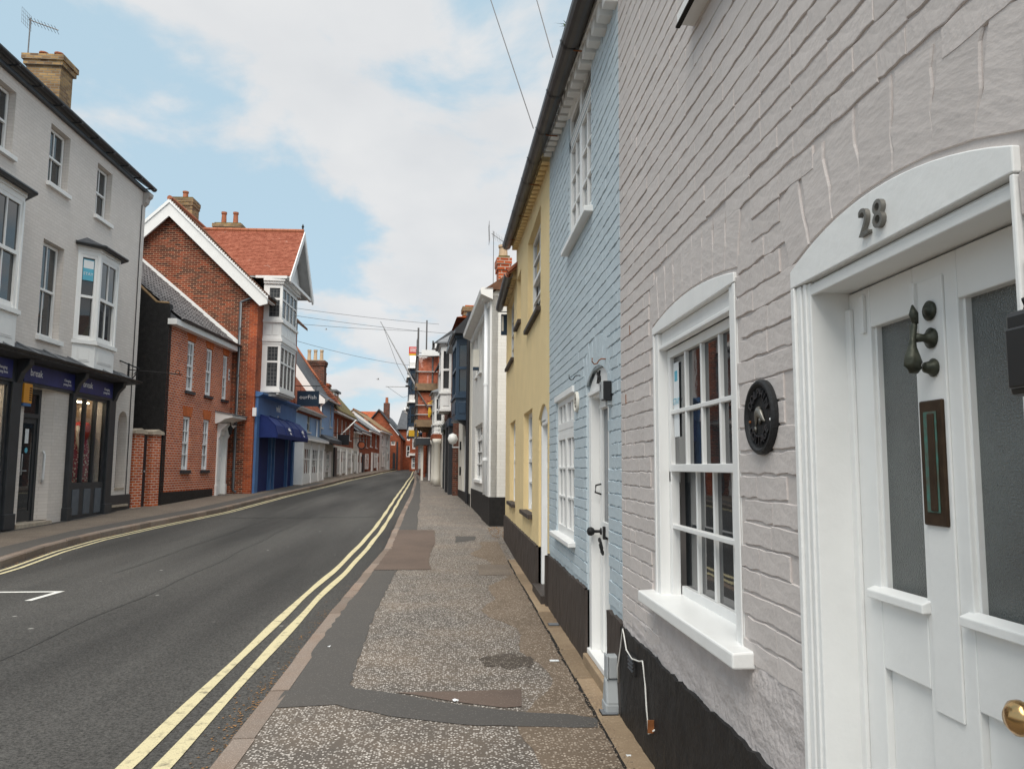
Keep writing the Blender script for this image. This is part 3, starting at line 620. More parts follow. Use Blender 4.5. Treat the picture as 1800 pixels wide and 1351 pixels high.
def arc_h(c, hw, hs, rise):                     # segmental arch height at u
    Rr = (hw*hw+rise*rise)/(2*rise)
    return lambda u: hs + (math.sqrt(max(0, Rr*Rr-(u-c)**2)) - (Rr-rise) if abs(u-c) < Rr else 0)
def voussoirs(c, hw, hs, rise, n, ht=.225, Lb=.236, ch=.0787):
    Rr = (hw*hw+rise*rise)/(2*rise); a = math.asin(hw/Rr); cz = hs+rise-Rr; out_ = []
    for k in range(n):
        t = -a + 2*a*(k+.5)/n; rr = Rr+ht/2+.008; wd = 2*a*(Rr+ht*.4)/n
        out_.append((c+rr*sin(t), cz+rr*cos(t), ht/Lb, wd/ch*1.10, pi/2+t))
    return out_
def arch_poly(c, hw, hs, rise, base, n=16):
    f = arc_h(c, hw, hs, rise); return [(c-hw, base), (c+hw, base)] + [(c+hw-2*hw*k/n, f(c+hw-2*hw*k/n)) for k in range(n+1)]
def plinth(H, mat_, ya, yb, top, b=-.014, ops=(), st=.06, name='plinth', wob=.010):
    r = random.Random(int(ya*10)); a, c = H.uu(ya, yb); O = sorted(H.uu(*o) for o in ops); segs = []; s0 = a
    for o in O: segs.append((s0, o[0])); s0 = o[1]
    segs.append((s0, c))
    for x0, x1 in segs:
        k = max(2, int((x1-x0)/st)); m = MB(); nz = 7; V = []
        for i in range(k+1):
            x = x0+(x1-x0)*i/k; tp = top+r.uniform(-wob, wob)
            for j in range(nz+1): V.append((x, b+r.uniform(-.0035, .003), -.2+(tp+.2)*j/nz))
            V.append((x, .02, tp+.004))
        n_ = nz+2
        m.add(V, [(i*n_+j, (i+1)*n_+j, (i+1)*n_+j+1, i*n_+j+1) for i in range(k) for j in range(nz+1)])
        for x in (x0, x1): m.quad((x, b, -.2), (x, .12, -.2), (x, .12, top-.004), (x, b, top-.004))
        m.build(name, mat_, H.e)

# ---------------------------------------------------------------- grey painted cottage (28)
A = House('grey_cottage', 'warm grey painted brick cottage with white front door 28 and black plinth', 'house', (1, -3), (1, 4.66), 'R', 'terrace cottages on the near pavement')
def U(y): return A.u(y)
wc, whw = (U(2.70)+U(3.88))/2, .59; dc, dhw = (U(1.283)+U(2.226))/2, .4715
WOP = (2.70, 3.88, .80, 2.128); DOP = (1.283, 2.226, -.05, 1.99); UOP = (1.95, 3.05, 3.38, 4.55)
wall(A, 'grey_paint', -3, 4.66, -.1, 5.2, [WOP, DOP, UOP], b=.0062, t=.24)
opsA = [A.uu(*o[:2]) + o[2:] for o in (WOP, DOP, UOP)]
fw_, fd_ = arc_h(wc, whw, 2.157, .053), arc_h(dc, dhw, 2.035, .085)
arcsA = [(wc-whw-.03, wc+whw+.03, lambda u: .8, lambda u: fw_(u)+.25), (dc-dhw-.03, dc+dhw+.03, lambda u: 0, lambda u: fd_(u)+.255)]
lowA = lambda u: .56 if u < U(3.95) else (.66 if u < U(3.9) else (.82 if u < U(2.62) else .74))
brickwork(A, 'grey_paint', .3, 4.66, lowA, lambda u: 4.9, [o for o in opsA], arcsA, seed=3, off=.012, extra=voussoirs(wc, whw+.02, 2.16, .053, 9, .225) + voussoirs(dc, dhw+.02, 2.04, .085, 7, .235))
plinth(A, 'black_plinth', -3, 4.66, .525, ops=[(1.283, 2.226)])
# rough render between plinth and first clean course
r_ = random.Random(5); m = MB(); a0, a1 = U(4.66), U(2.24); nx, nz = 110, 14; V = []
for i in range(nx+1):
    for j in range(nz+1):
        u = a0+(a1-a0)*i/nx; top = min(lowA(u)+.085, .79 if U(3.99) < u < U(2.58) else 9); V.append((u, .001 + r_.uniform(-.0022, .002) + .002*sin(u*9+j) + (.008 if j == nz else 0), .50+(top-.50)*j/nz))
m.add(V, [(i*(nz+1)+j, (i+1)*(nz+1)+j, (i+1)*(nz+1)+j+1, i*(nz+1)+j+1) for i in range(nx) for j in range(nz)]); m.build('render_band', 'grey_rough', A.e, smooth=True)
# front window
wcas = MB(); x0, x1 = A.uu(2.70, 3.88)
for a, b in ((x0+.004, x0+.08), (x1-.08, x1-.004)):
    wcas.box(a, b, .003, .06, .83, 2.118)
wcas.box(x0+.004, x0+.03, -.004, .003, .83, 2.118); wcas.box(x1-.03, x1-.004, -.004, .003, .83, 2.118)
wcas.box(x0+.08, x1-.08, .022, .06, 2.05, 2.119)
wcas.box(x0+.065, x1-.065, .008, .045, 2.032, 2.05); wcas.box(x0+.02, x1-.02, .06, .15, .80, .835)
cas = wcas.build('window_casing', 'white_wood', A.e, bevel=.004)
MB().prism(arch_poly(wc, whw-.002, 2.155, .053, 2.12), 'y', -.006, .03).build('arch_board', 'white_wood', cas, bevel=.003)
wf = window(A.e, x0+.08, x1-.08, .835, 2.032, .05, 4, (1, 1, 1.04, 1.04), 2, fw=.042, bw=.020, fd=.042, bevel=.003, step=.045)
sill(A.e, x0-.085, x1+.085, .852, -.072, .12, .065, bevel=.007)
for s_ in (x0+.083, x1-.117): MB().box(s_, s_+.034, .05, .1, 1.38, 1.44).build('sash_horn', 'white_wood', wf, bevel=.006)
pu = x0+.135                                     # holiday let poster inside the first pane
MB().box(pu, pu+.085, .066, .068, 1.60, 1.96).build('window_poster', 'paper', wf)
MB().box(pu+.02, pu+.065, .0645, .066, 1.87, 1.92).build('poster_print', 'sticker_teal', wf)
text('STAY', .045, 'sticker_teal', wf, pu+.043, .0655, 1.77, 'poster_lettering', .0004)
# upstairs window: only its sill end shows
xu0, xu1 = A.uu(1.95, 3.05)
window(A.e, xu0, xu1, 3.39, 4.55, .05, 4, (1, 1, 1, 1), 2, fw=.06)
sl0 = sill(A.e, xu0-.07, xu1+.09, 3.40, -.075, .1, .062, 'white_matt')
MB().box(xu0-.075, xu1+.095, -.079, -.06, 3.330, 3.3385).build('drip_edge', 'dark_gap', sl0)
# door case
x0, x1 = A.uu(1.283, 2.226); dcm = MB()
for a, b, sg in ((x0+.004, x0+.10, 1), (x1-.030, x1-.004, -1)):
    dcm.box(a, b, .006, .16, .02, 1.98)
    if sg < 0: dcm.box(x1-.016, x1-.004, -.008, .007, .02, 1.98); continue
    o_, i_ = (a, b) if sg > 0 else (b, a)
    for d0, d1, pr in ((.0, .022, -.010), (.024, .050, -.002), (.060, .078, .0)):
        p, q = sorted((o_+sg*d0, o_+sg*d1)); dcm.box(p, q, pr, .007, .02, 1.98)
dcm.box(x0+.10, x1-.030, .016, .16, 1.95, 1.9805); dcm.box(x0+.095, x1-.026, .007, .02, 1.942, 1.972)
dcase = dcm.build('door_case', 'white_gloss', A.e, bevel=.003)
MB().prism(arch_poly(dc, dhw-.002, 2.032, .086, 1.982), 'y', -.009, .03).build('arch_board', 'white_gloss', dcase, bevel=.003)
dl, dr = U(2.13), U(1.312)                        # leaf edges (left, right as seen from the street)
B0 = .118; lf = MB()
lf.box(dl+.004, U(2.014), B0, B0+.045, .03, 1.945); lf.box(U(1.385), dr-.004, B0, B0+.045, .03, 1.945); lf.box(U(1.815), U(1.645), B0, B0+.045, .03, 1.945)
for a, b in ((U(2.014), U(1.815)), (U(1.645), U(1.385))):
    lf.box(a, b, B0, B0+.045, 1.832, 1.945); lf.box(a, b, B0, B0+.045, .94, 1.125)
    lf.box(a, b, B0+.018, B0+.04, .20, .94); lf.box(a, b, B0, B0+.045, .03, .20)
leaf = lf.build('door', 'white_gloss', A.e, bevel=.0035)
MB().box(U(1.79), U(1.69), B0-.006, B0, .9, 1.90).build('lock_rail', 'white_gloss', leaf, bevel=.002)
for a, b in ((U(2.05), U(1.80)), (U(1.665), U(1.36))): sill(leaf, a, b, 1.148, B0-.022, B0+.01, .034, bevel=.003)
for a, b in ((U(2.014), U(1.815)), (U(1.645), U(1.385))):
    MB().box(a, b, B0+.026, B0+.032, 1.12, 1.84).build('pane', 'frosted', leaf)
    for c_ in (a, b-.010): MB().box(c_, c_+.010, B0+.012, B0+.03, 1.12, 1.84).build('glazing_bead', 'white_gloss', leaf)
MB().box(dl+.0, dl+.03, B0-.012, B0, .03, 1.90).build('draught_strip', 'white_gloss', leaf, bevel=.003)
MB().box(U(2.05), U(2.032), B0-.010, B0, 1.82, 1.925).build('stop_block', 'white_gloss', leaf, bevel=.002); MB().box(U(1.80), U(1.785), B0-.016, B0, 1.78, 1.90).build('stop_block', 'white_gloss', leaf, bevel=.002)
# letter plate, knob, knocker
lu = U(1.745); lp = MB().box(lu-.044, lu+.044, B0-.014, B0-.004, 1.322, 1.612).build('letter_plate', 'bronze_brown', leaf, bevel=.004)
MB().box(lu-.024, lu+.024, B0-.017, B0-.0135, 1.352, 1.585).build('letter_flap', 'verdigris', leaf, bevel=.003)
MB().box(lu-.006, lu+.020, B0-.020, B0-.0165, 1.356, 1.580).build('letter_flap_face', 'bronze_brown', leaf, bevel=.003)
ku = U(1.452); MB().lathe([(.012, B0), (.013, B0-.03), (.026, B0-.036), (.033, B0-.05), (.032, B0-.062), (.020, B0-.074), (.002, B0-.078)], (ku, 0, .988), 'y', 20).build('door_knob', 'brass', leaf, smooth=True)
kn = MB(); nu = U(1.735)
kn.lathe([(.022, B0-.004), (.024, B0-.012), (.017, B0-.017), (.013, B0-.015), (.011, B0-.019), (.002, B0-.021)], (nu, 0, 1.822), 'y', 18)
kn.lathe([(.023, B0-.004), (.025, B0-.011), (.014, B0-.016), (.009, B0-.028), (.011, B0-.045), (.002, B0-.05)], (nu, 0, 1.757), 'y', 18)
kn.tube([(nu-.002, B0-.042, 1.80), (nu-.003, B0-.048, 1.785), (nu-.001, B0-.052, 1.757), (nu, B0-.055, 1.735), (nu+.001, B0-.057, 1.715), (nu, B0-.055, 1.695), (nu, B0-.05, 1.680), (nu, B0-.045, 1.674)],
        [.006, .0085, .0068, .0095, .0165, .0205, .0155, .003], 14)
kn.tube([(nu-.002, B0-.044, 1.79), (nu-.004, B0-.046, 1.815), (nu-.006, B0-.047, 1.836)], [.007, .0105, .002], 10)
kn.lathe([(.020, B0-.004), (.022, B0-.010), (.016, B0-.016), (.012, B0-.03), (.002, B0-.034)], (nu+.003, 0, 1.687), 'y', 16)
kn.build('door_knocker', 'bronze', leaf, smooth=True)
for ch_, yy in (('2', 1.779), ('8', 1.715)):
    text(ch_, .098, 'pewter', dcase, U(yy), -.015, 2.043, 'house_number', .006)
# key safe at the edge of the door
t = thing('key_safe', 'black key safe box on the wall right beside door 28', 'key safe', (1, 1.222, 1.575), -pi/2)
MB().box(-.045, .045, -.058, 0.008, 0, .145).build('safe_body', 'plastic_black', t, bevel=.01); MB().box(-.034, .034, -.066, -.057, .012, .115).build('safe_cover', 'plastic_black', t, bevel=.006); MB().tube([(-.03, -.03, .14), (-.028, -.03, .165), (.028, -.03, .165), (.03, -.03, .14)], .006, 8).build('shackle', 'iron', t, smooth=True)
# name plaque
pq = thing('name_plaque', 'round black cast plaque with raised dolphin lettered DOLPHIN COTTAGE', 'plaque', (1, 2.475, 1.617), -pi/2)
R0 = .122; disc = MB().lathe([(R0, .004), (R0, -.014), (R0-.006, -.021), (R0-.014, -.021), (R0-.021, -.014), (R0-.023, -.010), (.001, -.010)], (0, 0, 0), 'y', 56); disc.build('disc', 'iron', pq, smooth=False)
mat('cast_black', (.022, .022, .025), .38, .2, 20, .2, 80)
for word, top, span in (('DOLPHIN', True, 118), ('COTTAGE', False, 112)):
    for k, ch_ in enumerate(word):
        ph = RD(-span/2 + span*k/(len(word)-1)); rr = .077
        if top: text(ch_, .042, 'cast_black', pq, rr*sin(ph), -.012, rr*cos(ph), 'letter', .006, -ph)
        else: text(ch_, .042, 'cast_black', pq, rr*sin(ph), -.012, -rr*cos(ph), 'letter', .006, ph)
dm = MB(); dp = [(-.036, -.012, -.030), (-.030, -.013, -.012), (-.018, -.015, .010), (-.002, -.016, .018), (.014, -.016, .010), (.026, -.015, -.004), (.034, -.013, -.012), (.042, -.012, -.015)]
dm.tube(dp, [.003, .008, .014, .017, .015, .010, .005, .002], 10, flat=(1, .6, 1))
dm.prism([(-.012, .020), (.006, .034), (.008, .022)], 'y', -.019, -.010); dm.prism([(.008, -.004), (.010, -.026), (.020, -.004)], 'y', -.020, -.010); dm.prism([(-.034, -.030), (-.048, -.044), (-.036, -.040), (-.026, -.050), (-.030, -.028)], 'y', -.017, -.010)
dm.build('dolphin', 'pewter', pq, smooth=True)
for sx in (-1, 1): MB().lathe([(.005, -.010), (.005, -.014), (.001, -.016)], (sx*.085, 0, -.012), 'y', 10).build('screw', 'rust' if sx < 0 else 'sign_white', pq, smooth=True)
# cable, vent, boxes at the wall foot
t = thing('air_vent', 'black louvred air vent low in the plinth of the grey cottage', 'vent', (1, 4.33, .34), -pi/2)
MB().box(-.075, .075, -.028, -.005, 0, .10).build('vent_frame', 'black_plinth', t, bevel=.004)
for k in range(4): MB().prism([(-.036, .02+k*.02), (-.026, .03+k*.02), (-.026, .022+k*.02)], 'x', -.06, .06).build('louvre', 'plastic_black', t)
cb = MB().tube([(.985, 4.73, .19), (.975, 4.70, .28), (.978, 4.62, .42), (.978, 4.56, .53), (.975, 4.52, .51), (.972, 4.44, .44), (.972, 4.30, .425), (.972, 4.14, .45), (.972, 4.06, .47), (.972, 4.04, .44), (.972, 4.01, .36), (.972, 3.99, .26), (.974, 3.965, .17), (.972, 3.95, .15), (.975, 3.92, .165), (.985, 3.88, .19)], .0042, 6).build('telephone_cable', 'cable_white', smooth=True)
tag(cb, 'thin white telephone cable looping down the black plinth', 'cable')
tag(MB().box(-.03, .03, -.004, .003, -.03, .03).build('brick_chip', 'rust', loc=(.985, 3.90, .20)), 'small red chip where the plinth paint has come off', 'chip')
t = thing('cable_box', 'pale grey junction box on the wall above the grey cable cover', 'junction box', (1, 4.80, .20), -pi/2)
MB().box(-.045, .045, -.065, 0.012, 0, .13).build('box_body', 'plastic_grey', t, bevel=.008); MB().box(-.047, .047, -.078, -.066, -.004, .134).build('box_lid', 'plastic_grey', t, bevel=.006)
t = thing('cable_cover', 'grey plastic cable cover tapering up from the pavement', 'cable cover', (1, 4.80, 0), -pi/2)
MB().prism([(-.065, 0), (.065, 0), (.065, .07), (.028, .20), (-.028, .20), (-.065, .07)], 'y', -.085, -.004).build('cover', 'plastic_grey', t, bevel=.012)
MB().box(-.067, .067, -.09, -.004, .0, .062).build('cover_foot', 'plastic_grey', t, bevel=.01)

# ---------------------------------------------------------------- pale blue cottage (26)
Bh = House('blue_cottage', 'pale blue painted brick cottage with white door 26 and black gutter', 'house', (1, 4.66), (1, 8.28), 'R', 'terrace cottages on the near pavement')
UB = Bh.u; eB = lambda y: 4.47 + .115*(y-5.0)
WB = (6.55, 7.68, .83, 2.14); DB = (5.08, 5.93, -.05, 2.16); UBo = (5.66, 6.83, 3.39, 4.66)
wall(Bh, 'blue_paint', 4.66, 8.28, -.1, 4.3, [WB, DB, (5.66, 6.83, 3.39, 4.4)], b=.0082, t=.24)
a, b = Bh.uu(4.66, 8.28); MB().prism([(a, 4.3), (UB(6.83), 4.3), (UB(6.83), eB(6.83)+.1), (a, eB(8.28)+.1)], 'y', .0082, .2).build('wall_head', 'blue_paint', Bh.e); MB().prism([(UB(5.66), 4.3), (b, 4.3), (b, eB(4.66)+.1), (UB(5.66), eB(5.66)+.1)], 'y', .0082, .2).build('wall_head', 'blue_paint', Bh.e)
bc, bhw = (UB(5.08)+UB(5.93))/2, .425; fb = arc_h(bc, bhw, 2.045, .115)
brickwork(Bh, 'blue_paint', 4.66, 8.28, lambda u: .53, lambda u: eB(8.28-(u-a))+.02, [Bh.uu(*o[:2]) + o[2:] for o in (WB, DB, UBo)], [(bc-bhw-.03, bc+bhw+.03, lambda u: 0, lambda u: fb(u)+.24)], seed=9, off=.03, extra=voussoirs(bc, bhw+.015, 2.05, .115, 8, .22))
plinth(Bh, 'brown_plinth', 4.66, 8.28, .545, ops=[(5.08, 5.93)])
x0, x1 = Bh.uu(6.55, 7.68)
hd = MB().box(x0-.03, x1+.03, -.02, .05, 2.085, 2.14).build('window_head', 'white_wood', Bh.e, bevel=.004)
xm = (x0+x1)/2
MB().box(x0, x1, .018, .09, 1.765, 1.80).build('transom', 'white_wood', Bh.e, bevel=.003)
for a_, b_ in ((x0, xm), (xm, x1)):
    window(Bh.e, a_, b_, .84, 1.765, .015, 2, (1, 1, 1), None, .055, .022, bevel=.003, pane='glass_pale'); window(Bh.e, a_, b_, 1.80, 2.085, .015, 2, (1,), None, .05, .022, bevel=.003, pane='glass_pale')
sill(Bh.e, x0-.07, x1+.07, .845, -.062, .05, .05, 'white_wood')
x0, x1 = Bh.uu(5.66, 6.83); xm = (x0+x1)/2
MB().box(x0, x1, .02, .09, 4.335, 4.37).build('transom', 'white_wood', Bh.e, bevel=.003)
for a_, b_ in ((x0, xm), (xm, x1)):
    window(Bh.e, a_, b_, 3.41, 4.335, .015, 2, (1, 1, 1), None, .055, .022, bevel=.003, pane='glass_pale'); window(Bh.e, a_, b_, 4.37, 4.63, .015, 1, (1,), None, .05, .022, bevel=.003)
MB().box(x0-.02, x1+.02, -.012, .06, 4.63, 4.665).build('window_head', 'white_wood', Bh.e, bevel=.003)
sill(Bh.e, x0-.06, x1+.06, 3.405, -.065, .05, .055, 'white_wood')
# door 26
x0, x1 = Bh.uu(5.08, 5.93); f = MB()
f.box(x0+.003, x0+.10, .02, .12, .12, 2.02); f.box(x1-.10, x1-.003, .02, .12, .12, 2.02); f.box(x0+.003, x1-.003, .03, .12, 1.965, 2.02); f.box(x0+.05, x1-.05, .005, .03, 1.985, 2.015)
df = f.build('door_frame', 'white_wood', Bh.e, bevel=.003)
MB().prism(arch_poly(bc, bhw-.005, 2.045, .112, 2.021), 'y', .03, .10).build('arch_board', 'white_wood', df)
lf = MB(); l0, l1 = x0+.10, x1-.10; P0 = .085
lf.box(l0+.005, l0+.105, P0, P0+.04, .13, 1.96); lf.box(l1-.105, l1-.005, P0, P0+.04, .13, 1.96); lf.box(l0+.105, l1-.105, P0, P0+.04, 1.88, 1.96); lf.box(l0+.105, l1-.105, P0, P0+.04, .96, 1.06); lf.box(l0+.105, l1-.105, P0+.015, P0+.04, .13, .96)
lfo = lf.build('door', 'white_wood', Bh.e, bevel=.003)
MB().box(l0+.105, l1-.105, P0+.02, P0+.026, 1.06, 1.88).build('pane', 'glass_pale', lfo)
for k in range(5): MB().box(l0+.12+k*.08, l0+.128+k*.08, P0+.012, P0+.022, 1.06, 1.88).build('reeded_bar', 'glass_pale', lfo)
MB().box(l0+.09, l0+.45, P0-.02, P0, 1.885, 1.905).build('glazing_head', 'white_wood', lfo)
MB().lathe([(.026, P0), (.024, P0-.008), (.011, P0-.012), (.011, P0-.05), (.024, P0-.058), (.033, P0-.075), (.030, P0-.095), (.016, P0-.105), (.002, P0-.106)], (l0+.055, 0, .985), 'y', 18).build('door_knob', 'iron', lfo, smooth=True)
k_ = MB(); kx_ = l0+.20; k_.box(kx_-.022, kx_+.022, P0-.015, P0+.016, .94, 1.03)
k_.tube([(kx_+.03*sin(t_), P0-.03-.012*cos(t_), .945-.055*(1-cos(t_))) for t_ in [2*pi*i/14 for i in range(15)]], .009, 8); k_.build('door_knocker', 'iron', lfo, smooth=False)
MB().tube([(l0+.055, P0, 1.33), (l0+.055, P0-.04, 1.32), (l0+.055, P0-.045, 1.27), (l0+.06, P0, 1.255)], .007, 8).build('pull_handle', 'iron', lfo, smooth=True)
MB().box(l0+.035, l0+.065, P0-.006, P0, .83, .89).build('escutcheon', 'iron', lfo)
MB().box(x0+.0, x1-.0, .0, .16, .085, .125).build('threshold', 'white_wood', Bh.e, bevel=.006); MB().box(x0-.01, x1+.01, -.03, .2, -.05, .084).build('door_step', 'concrete', Bh.e, bevel=.008)
for ch_, dx in (('2', -.03), ('6', .035)): text(ch_, .125, 'iron', df, bc+dx-.02, .024, 2.093, 'house_number', .006)
t = thing('wall_light', 'square black wall light fixed beside the head of door 26', 'wall light', (1, 4.97, 1.88), -pi/2)
MB().box(-.045, .045, -.055, -.004, 0, .125).build('lamp_body', 'plastic_black', t, bevel=.004); MB().box(-.04, .04, -.066, -.056, .006, .12).build('side_plate', 'plastic_grey', t, bevel=.002); MB().box(-.02, -.005, -.068, -.066, .06, .105).build('switch_slot', 'plastic_black', t); MB().box(-.03, .03, -.03, .012, -.03, 0).build('mounting', 'plastic_grey', t, bevel=.004)
t = thing('oval_plaque', 'small cream oval plaque on blue wall between window and door 26', 'plaque', (1, 6.345, 1.985), -pi/2)
MB().lathe([(.085, .006), (.085, -.014), (.078, -.022), (.068, -.022), (.062, -.016), (.002, -.016)], (0, 0, 0), 'y', 32).build('dish', 'cream', t, smooth=False)
for k in range(6):
    a_ = k*pi/3; MB().lathe([(.016, -.016), (.014, -.021), (.002, -.022)], (.034*cos(a_), 0, .034*sin(a_)), 'y', 8).build('flower', 'pewter', t)
for yy, hh, lb in ((5.143, 2.176, 'rusty iron hook in the blue wall right of door 26'), (6.208, 2.188, 'dark iron hook in the blue wall left of door 26')):
    tag(MB().tube([(0, .01, 0), (0, -.03, 0), (-.006, -.045, -.012), (-.012, -.055, -.03), (-.01, -.075, -.035), (-.005, -.09, -.02), (0, -.09, .005)], .0042, 8).build('wall_hook', 'rust' if yy < 6 else 'iron', smooth=True, loc=(1, yy, hh)), lb, 'hook').rotation_euler = (0, 0, -pi/2)
for yy, hh in ((4.52, 1.86), (4.40, 2.25)):
    tag(MB().box(-.004, .004, -.003, .002, -.035, .02).build('rust_nail', 'rust', loc=(1.0, yy, hh)), 'rusty cut nail with a stain, in the grey wall, ' + ('lower' if hh < 2 else 'upper') + ' of the pair', 'nail').rotation_euler = (0, 0, -pi/2)

# eaves of the blue and yellow cottages
def eaves(H, ya, yb, ef, mat_, step=.20):
    u0, u1 = H.uu(ya, yb); y = ya+.05
    while y < yb-.06:
        u = H.u(y); h = ef(y); MB().box(u-.05, u+.05, -.085, .02, h-.02, h+.082).build('dentil', mat_, H.e, bevel=.006); y += step
    q = MB(); ua, ub = H.u(ya), H.u(yb)
    q.add([(ua, b_, ef(ya)+z_) for b_, z_ in ((.05, .08), (-.095, .08), (-.095, .16), (.05, .16))] + [(ub, b_, ef(yb)+z_) for b_, z_ in ((.05, .08), (-.095, .08), (-.095, .16), (.05, .16))], [(0, 1, 5, 4), (1, 2, 6, 5), (2, 3, 7, 6), (3, 0, 4, 7), (0, 1, 2, 3), (4, 5, 6, 7)])
    q.build('cornice', mat_, H.e)
def gutter(H, ya, ha, yb, hb, mat_='gutter_brown', r=.076, bb=-.168, tiles=True, brk=.9):
    ua, ub = H.u(ya), H.u(yb); gt = halfpipe(H, [(ua, bb, ha), (ub, bb, hb)], r, mat_)
    n_ = max(2, int((yb-ya)/brk))
    for k in range(n_+1):
        t_ = k/n_; u, h = ua+(ub-ua)*t_, ha+(hb-ha)*t_
        V = []
        for du in (-.016, .016):
            for i in range(9): a_ = pi+pi*i/8; V.append((u+du, bb+(r+.006)*cos(a_), h+(r+.006)*sin(a_)))
        MB().add(V, [(i, i+1, 10+i, 9+i) for i in range(8)]).build('gutter_bracket', 'gutter_black', gt)
        if k % 2: MB().tube([(u, bb+.02, h-r-.004), (u, -.03, h-r-.01)], .006, 6).build('bracket_arm', 'rust', gt)
    if tiles:
        y = ya+.06
        while y < yb:
            t_ = (y-ya)/(yb-ya); h = ha+(hb-ha)*t_+.03; u = H.u(y); V = []
            for bq, hq in ((bb+.0, 0), (bb+.42, .36)):
                for i in range(7): a_ = pi*i/6; V.append((u+.075*cos(a_), bq-.03*sin(a_), h+hq+.05*sin(a_)))
            MB().add(V, [(i, i+1, 8+i, 7+i) for i in range(6)] + [tuple(range(7))]).build('roof_tile', 'clay', H.e); y += .19
    return gt
def pitched(H, ya, ha, yb, hb, bb=-.16, run=3.2, rise=2.7, mat_='tile_brown'):
    ua, ub = H.u(ya), H.u(yb); MB().add([(ua, bb+.02, ha), (ub, bb+.02, hb), (ub, bb+run, hb+rise), (ua, bb+run, ha+rise), (ua, bb+2*run, ha), (ub, bb+2*run, hb)], [(0, 1, 2, 3), (3, 2, 5, 4)]).build('roof', mat_, H.e)
eaves(Bh, 4.66, 8.27, eB, 'white_matt'); gutter(Bh, 4.66, 4.60, 8.30, 4.86); pitched(Bh, 4.66, 4.64, 8.28, 4.90)
pitched(A, -3, 4.75, 4.66, 4.78)
m = MB()
for k in range(14):
    a_ = rnd.uniform(0, 2*pi); ln = rnd.uniform(.05, .14); m.add([(0, 0, 0), (cos(a_)*ln*.4+.006, sin(a_)*ln*.4, ln*.7), (cos(a_)*ln, sin(a_)*ln, ln*.8), (cos(a_)*ln*.4-.006, sin(a_)*ln*.4+.006, ln*.7)], [(0, 1, 2, 3)])
tag(m.build('gutter_weed', 'weed', loc=(.83, 5.55, 4.70)), 'small green weed sprouting from the black gutter of the blue cottage', 'weed')

# ---------------------------------------------------------------- yellow rendered cottage
Yh = House('yellow_cottage', 'yellow roughcast cottage with deep white windows and brown plinth', 'house', (1, 8.28), (1, 15.42), 'R', 'terrace cottages on the near pavement')
UY = Yh.u
OP = [(8.42, 9.32, -.05, 2.17), (10.12, 11.40, .84, 2.22), (12.98, 14.25, .84, 2.24), (9.18, 10.85, 3.36, 4.62), (12.02, 12.80, 3.74, 4.56), (13.45, 15.05, 3.34, 4.56)]
wall(Yh, 'yellow_render', 8.28, 15.42, -.1, 4.66, OP, t=.16)
eY = lambda y: 4.82 + .062*(y-8.28)
a, b = Yh.uu(8.28, 12.95); MB().prism([(a, 4.66), (b, 4.66), (b, eY(8.28)+.1), (a, eY(12.95)+.1)], 'y', 0, .2).build('wall_head', 'yellow_render', Yh.e)
a, b = Yh.uu(12.95, 15.42); MB().prism([(a, 4.66), (b, 4.66), (b, 4.74), (a, 4.74)], 'y', 0, .2).build('wall_head', 'yellow_render', Yh.e)
plinth(Yh, 'brown_plinth', 8.28, 15.42, .525, b=-.03, ops=[(8.42, 9.32)])
for i, (ya, yb, h0, h1) in enumerate(OP[1:]):
    x0, x1 = Yh.uu(ya, yb)
    window(Yh.e, x0, x1, h0+.01, h1, .075, 2 if i != 3 else 1, (1, 1, 1, 1) if i != 3 else (1, 1), 2 if i != 3 else 1, .06, .024, pane='glass_pale' if i in (0, 1) else 'glass')
    MB().box(x0-.05, x1+.05, -.055, .06, h0-.05, h0+.006).build('sill', 'brown_plinth', Yh.e, bevel=.004)
x0, x1 = Yh.uu(8.42, 9.32); yc = (x0+x1)/2
MB().prism(arch_poly(yc, .448, 2.02, .145, 1.98), 'y', .03, .09).build('arch_board', 'white_wood', Yh.e)
q = MB(); fa = arc_h(yc, .45, 2.02, .15)
q.add([(x0, 0, 2.17)] + [(x0+.9*k/12, 0, fa(x0+.9*k/12)) for k in range(13)] + [(x1, 0, 2.17)] + [(x0, .1, 2.17)] + [(x0+.9*k/12, .1, fa(x0+.9*k/12)) for k in range(13)] + [(x1, .1, 2.17)], [tuple(range(15))] + [(i, i+1, i+16, i+15) for i in range(14)]); q.build('arch_infill', 'yellow_render', Yh.e)
f = MB(); f.box(x0+.003, x0+.08, .03, .12, .1, 1.99); f.box(x1-.08, x1-.003, .03, .12, .1, 1.99); f.box(x0, x1, .03, .12, 1.94, 1.995); f.build('door_frame', 'white_wood', Yh.e, bevel=.003)
lf = MB(); lf.box(x0+.08, x1-.08, .09, .12, .12, 1.94); lo = lf.build('door', 'upvc', Yh.e)
for h0, h1 in ((1.50, 1.86), (1.12, 1.44)): MB().box(x0+.15, x1-.15, .082, .0905, h0, h1).build('pane', 'glass_pale', lo, bevel=.004)
for a_ in (x0+.13, (x0+x1)/2+.02): MB().box(a_, a_+.26, .082, .0905, .28, 1.02).build('door_panel', 'upvc', lo, bevel=.008)
MB().box(x0-.01, x1+.01, -.07, .2, -.02, .10).build('door_step', 'brown_plinth', Yh.e, bevel=.006)
eaves(Yh, 8.29, 12.95, eY, 'yellow_render', .185); eaves(Yh, 12.97, 15.42, lambda y: 4.645, 'yellow_render', .185)
gutter(Yh, 8.32, 4.865, 12.95, 5.20, brk=.75); gutter(Yh, 12.7, 4.64, 15.35, 4.61, r=.075, bb=-.15, brk=.55); pitched(Yh, 8.28, 4.92, 12.95, 5.25); pitched(Yh, 12.95, 4.73, 15.5, 4.72)
gable(Yh, 'yellow_render', 15.42, 4.6, 7.2, 6.0)
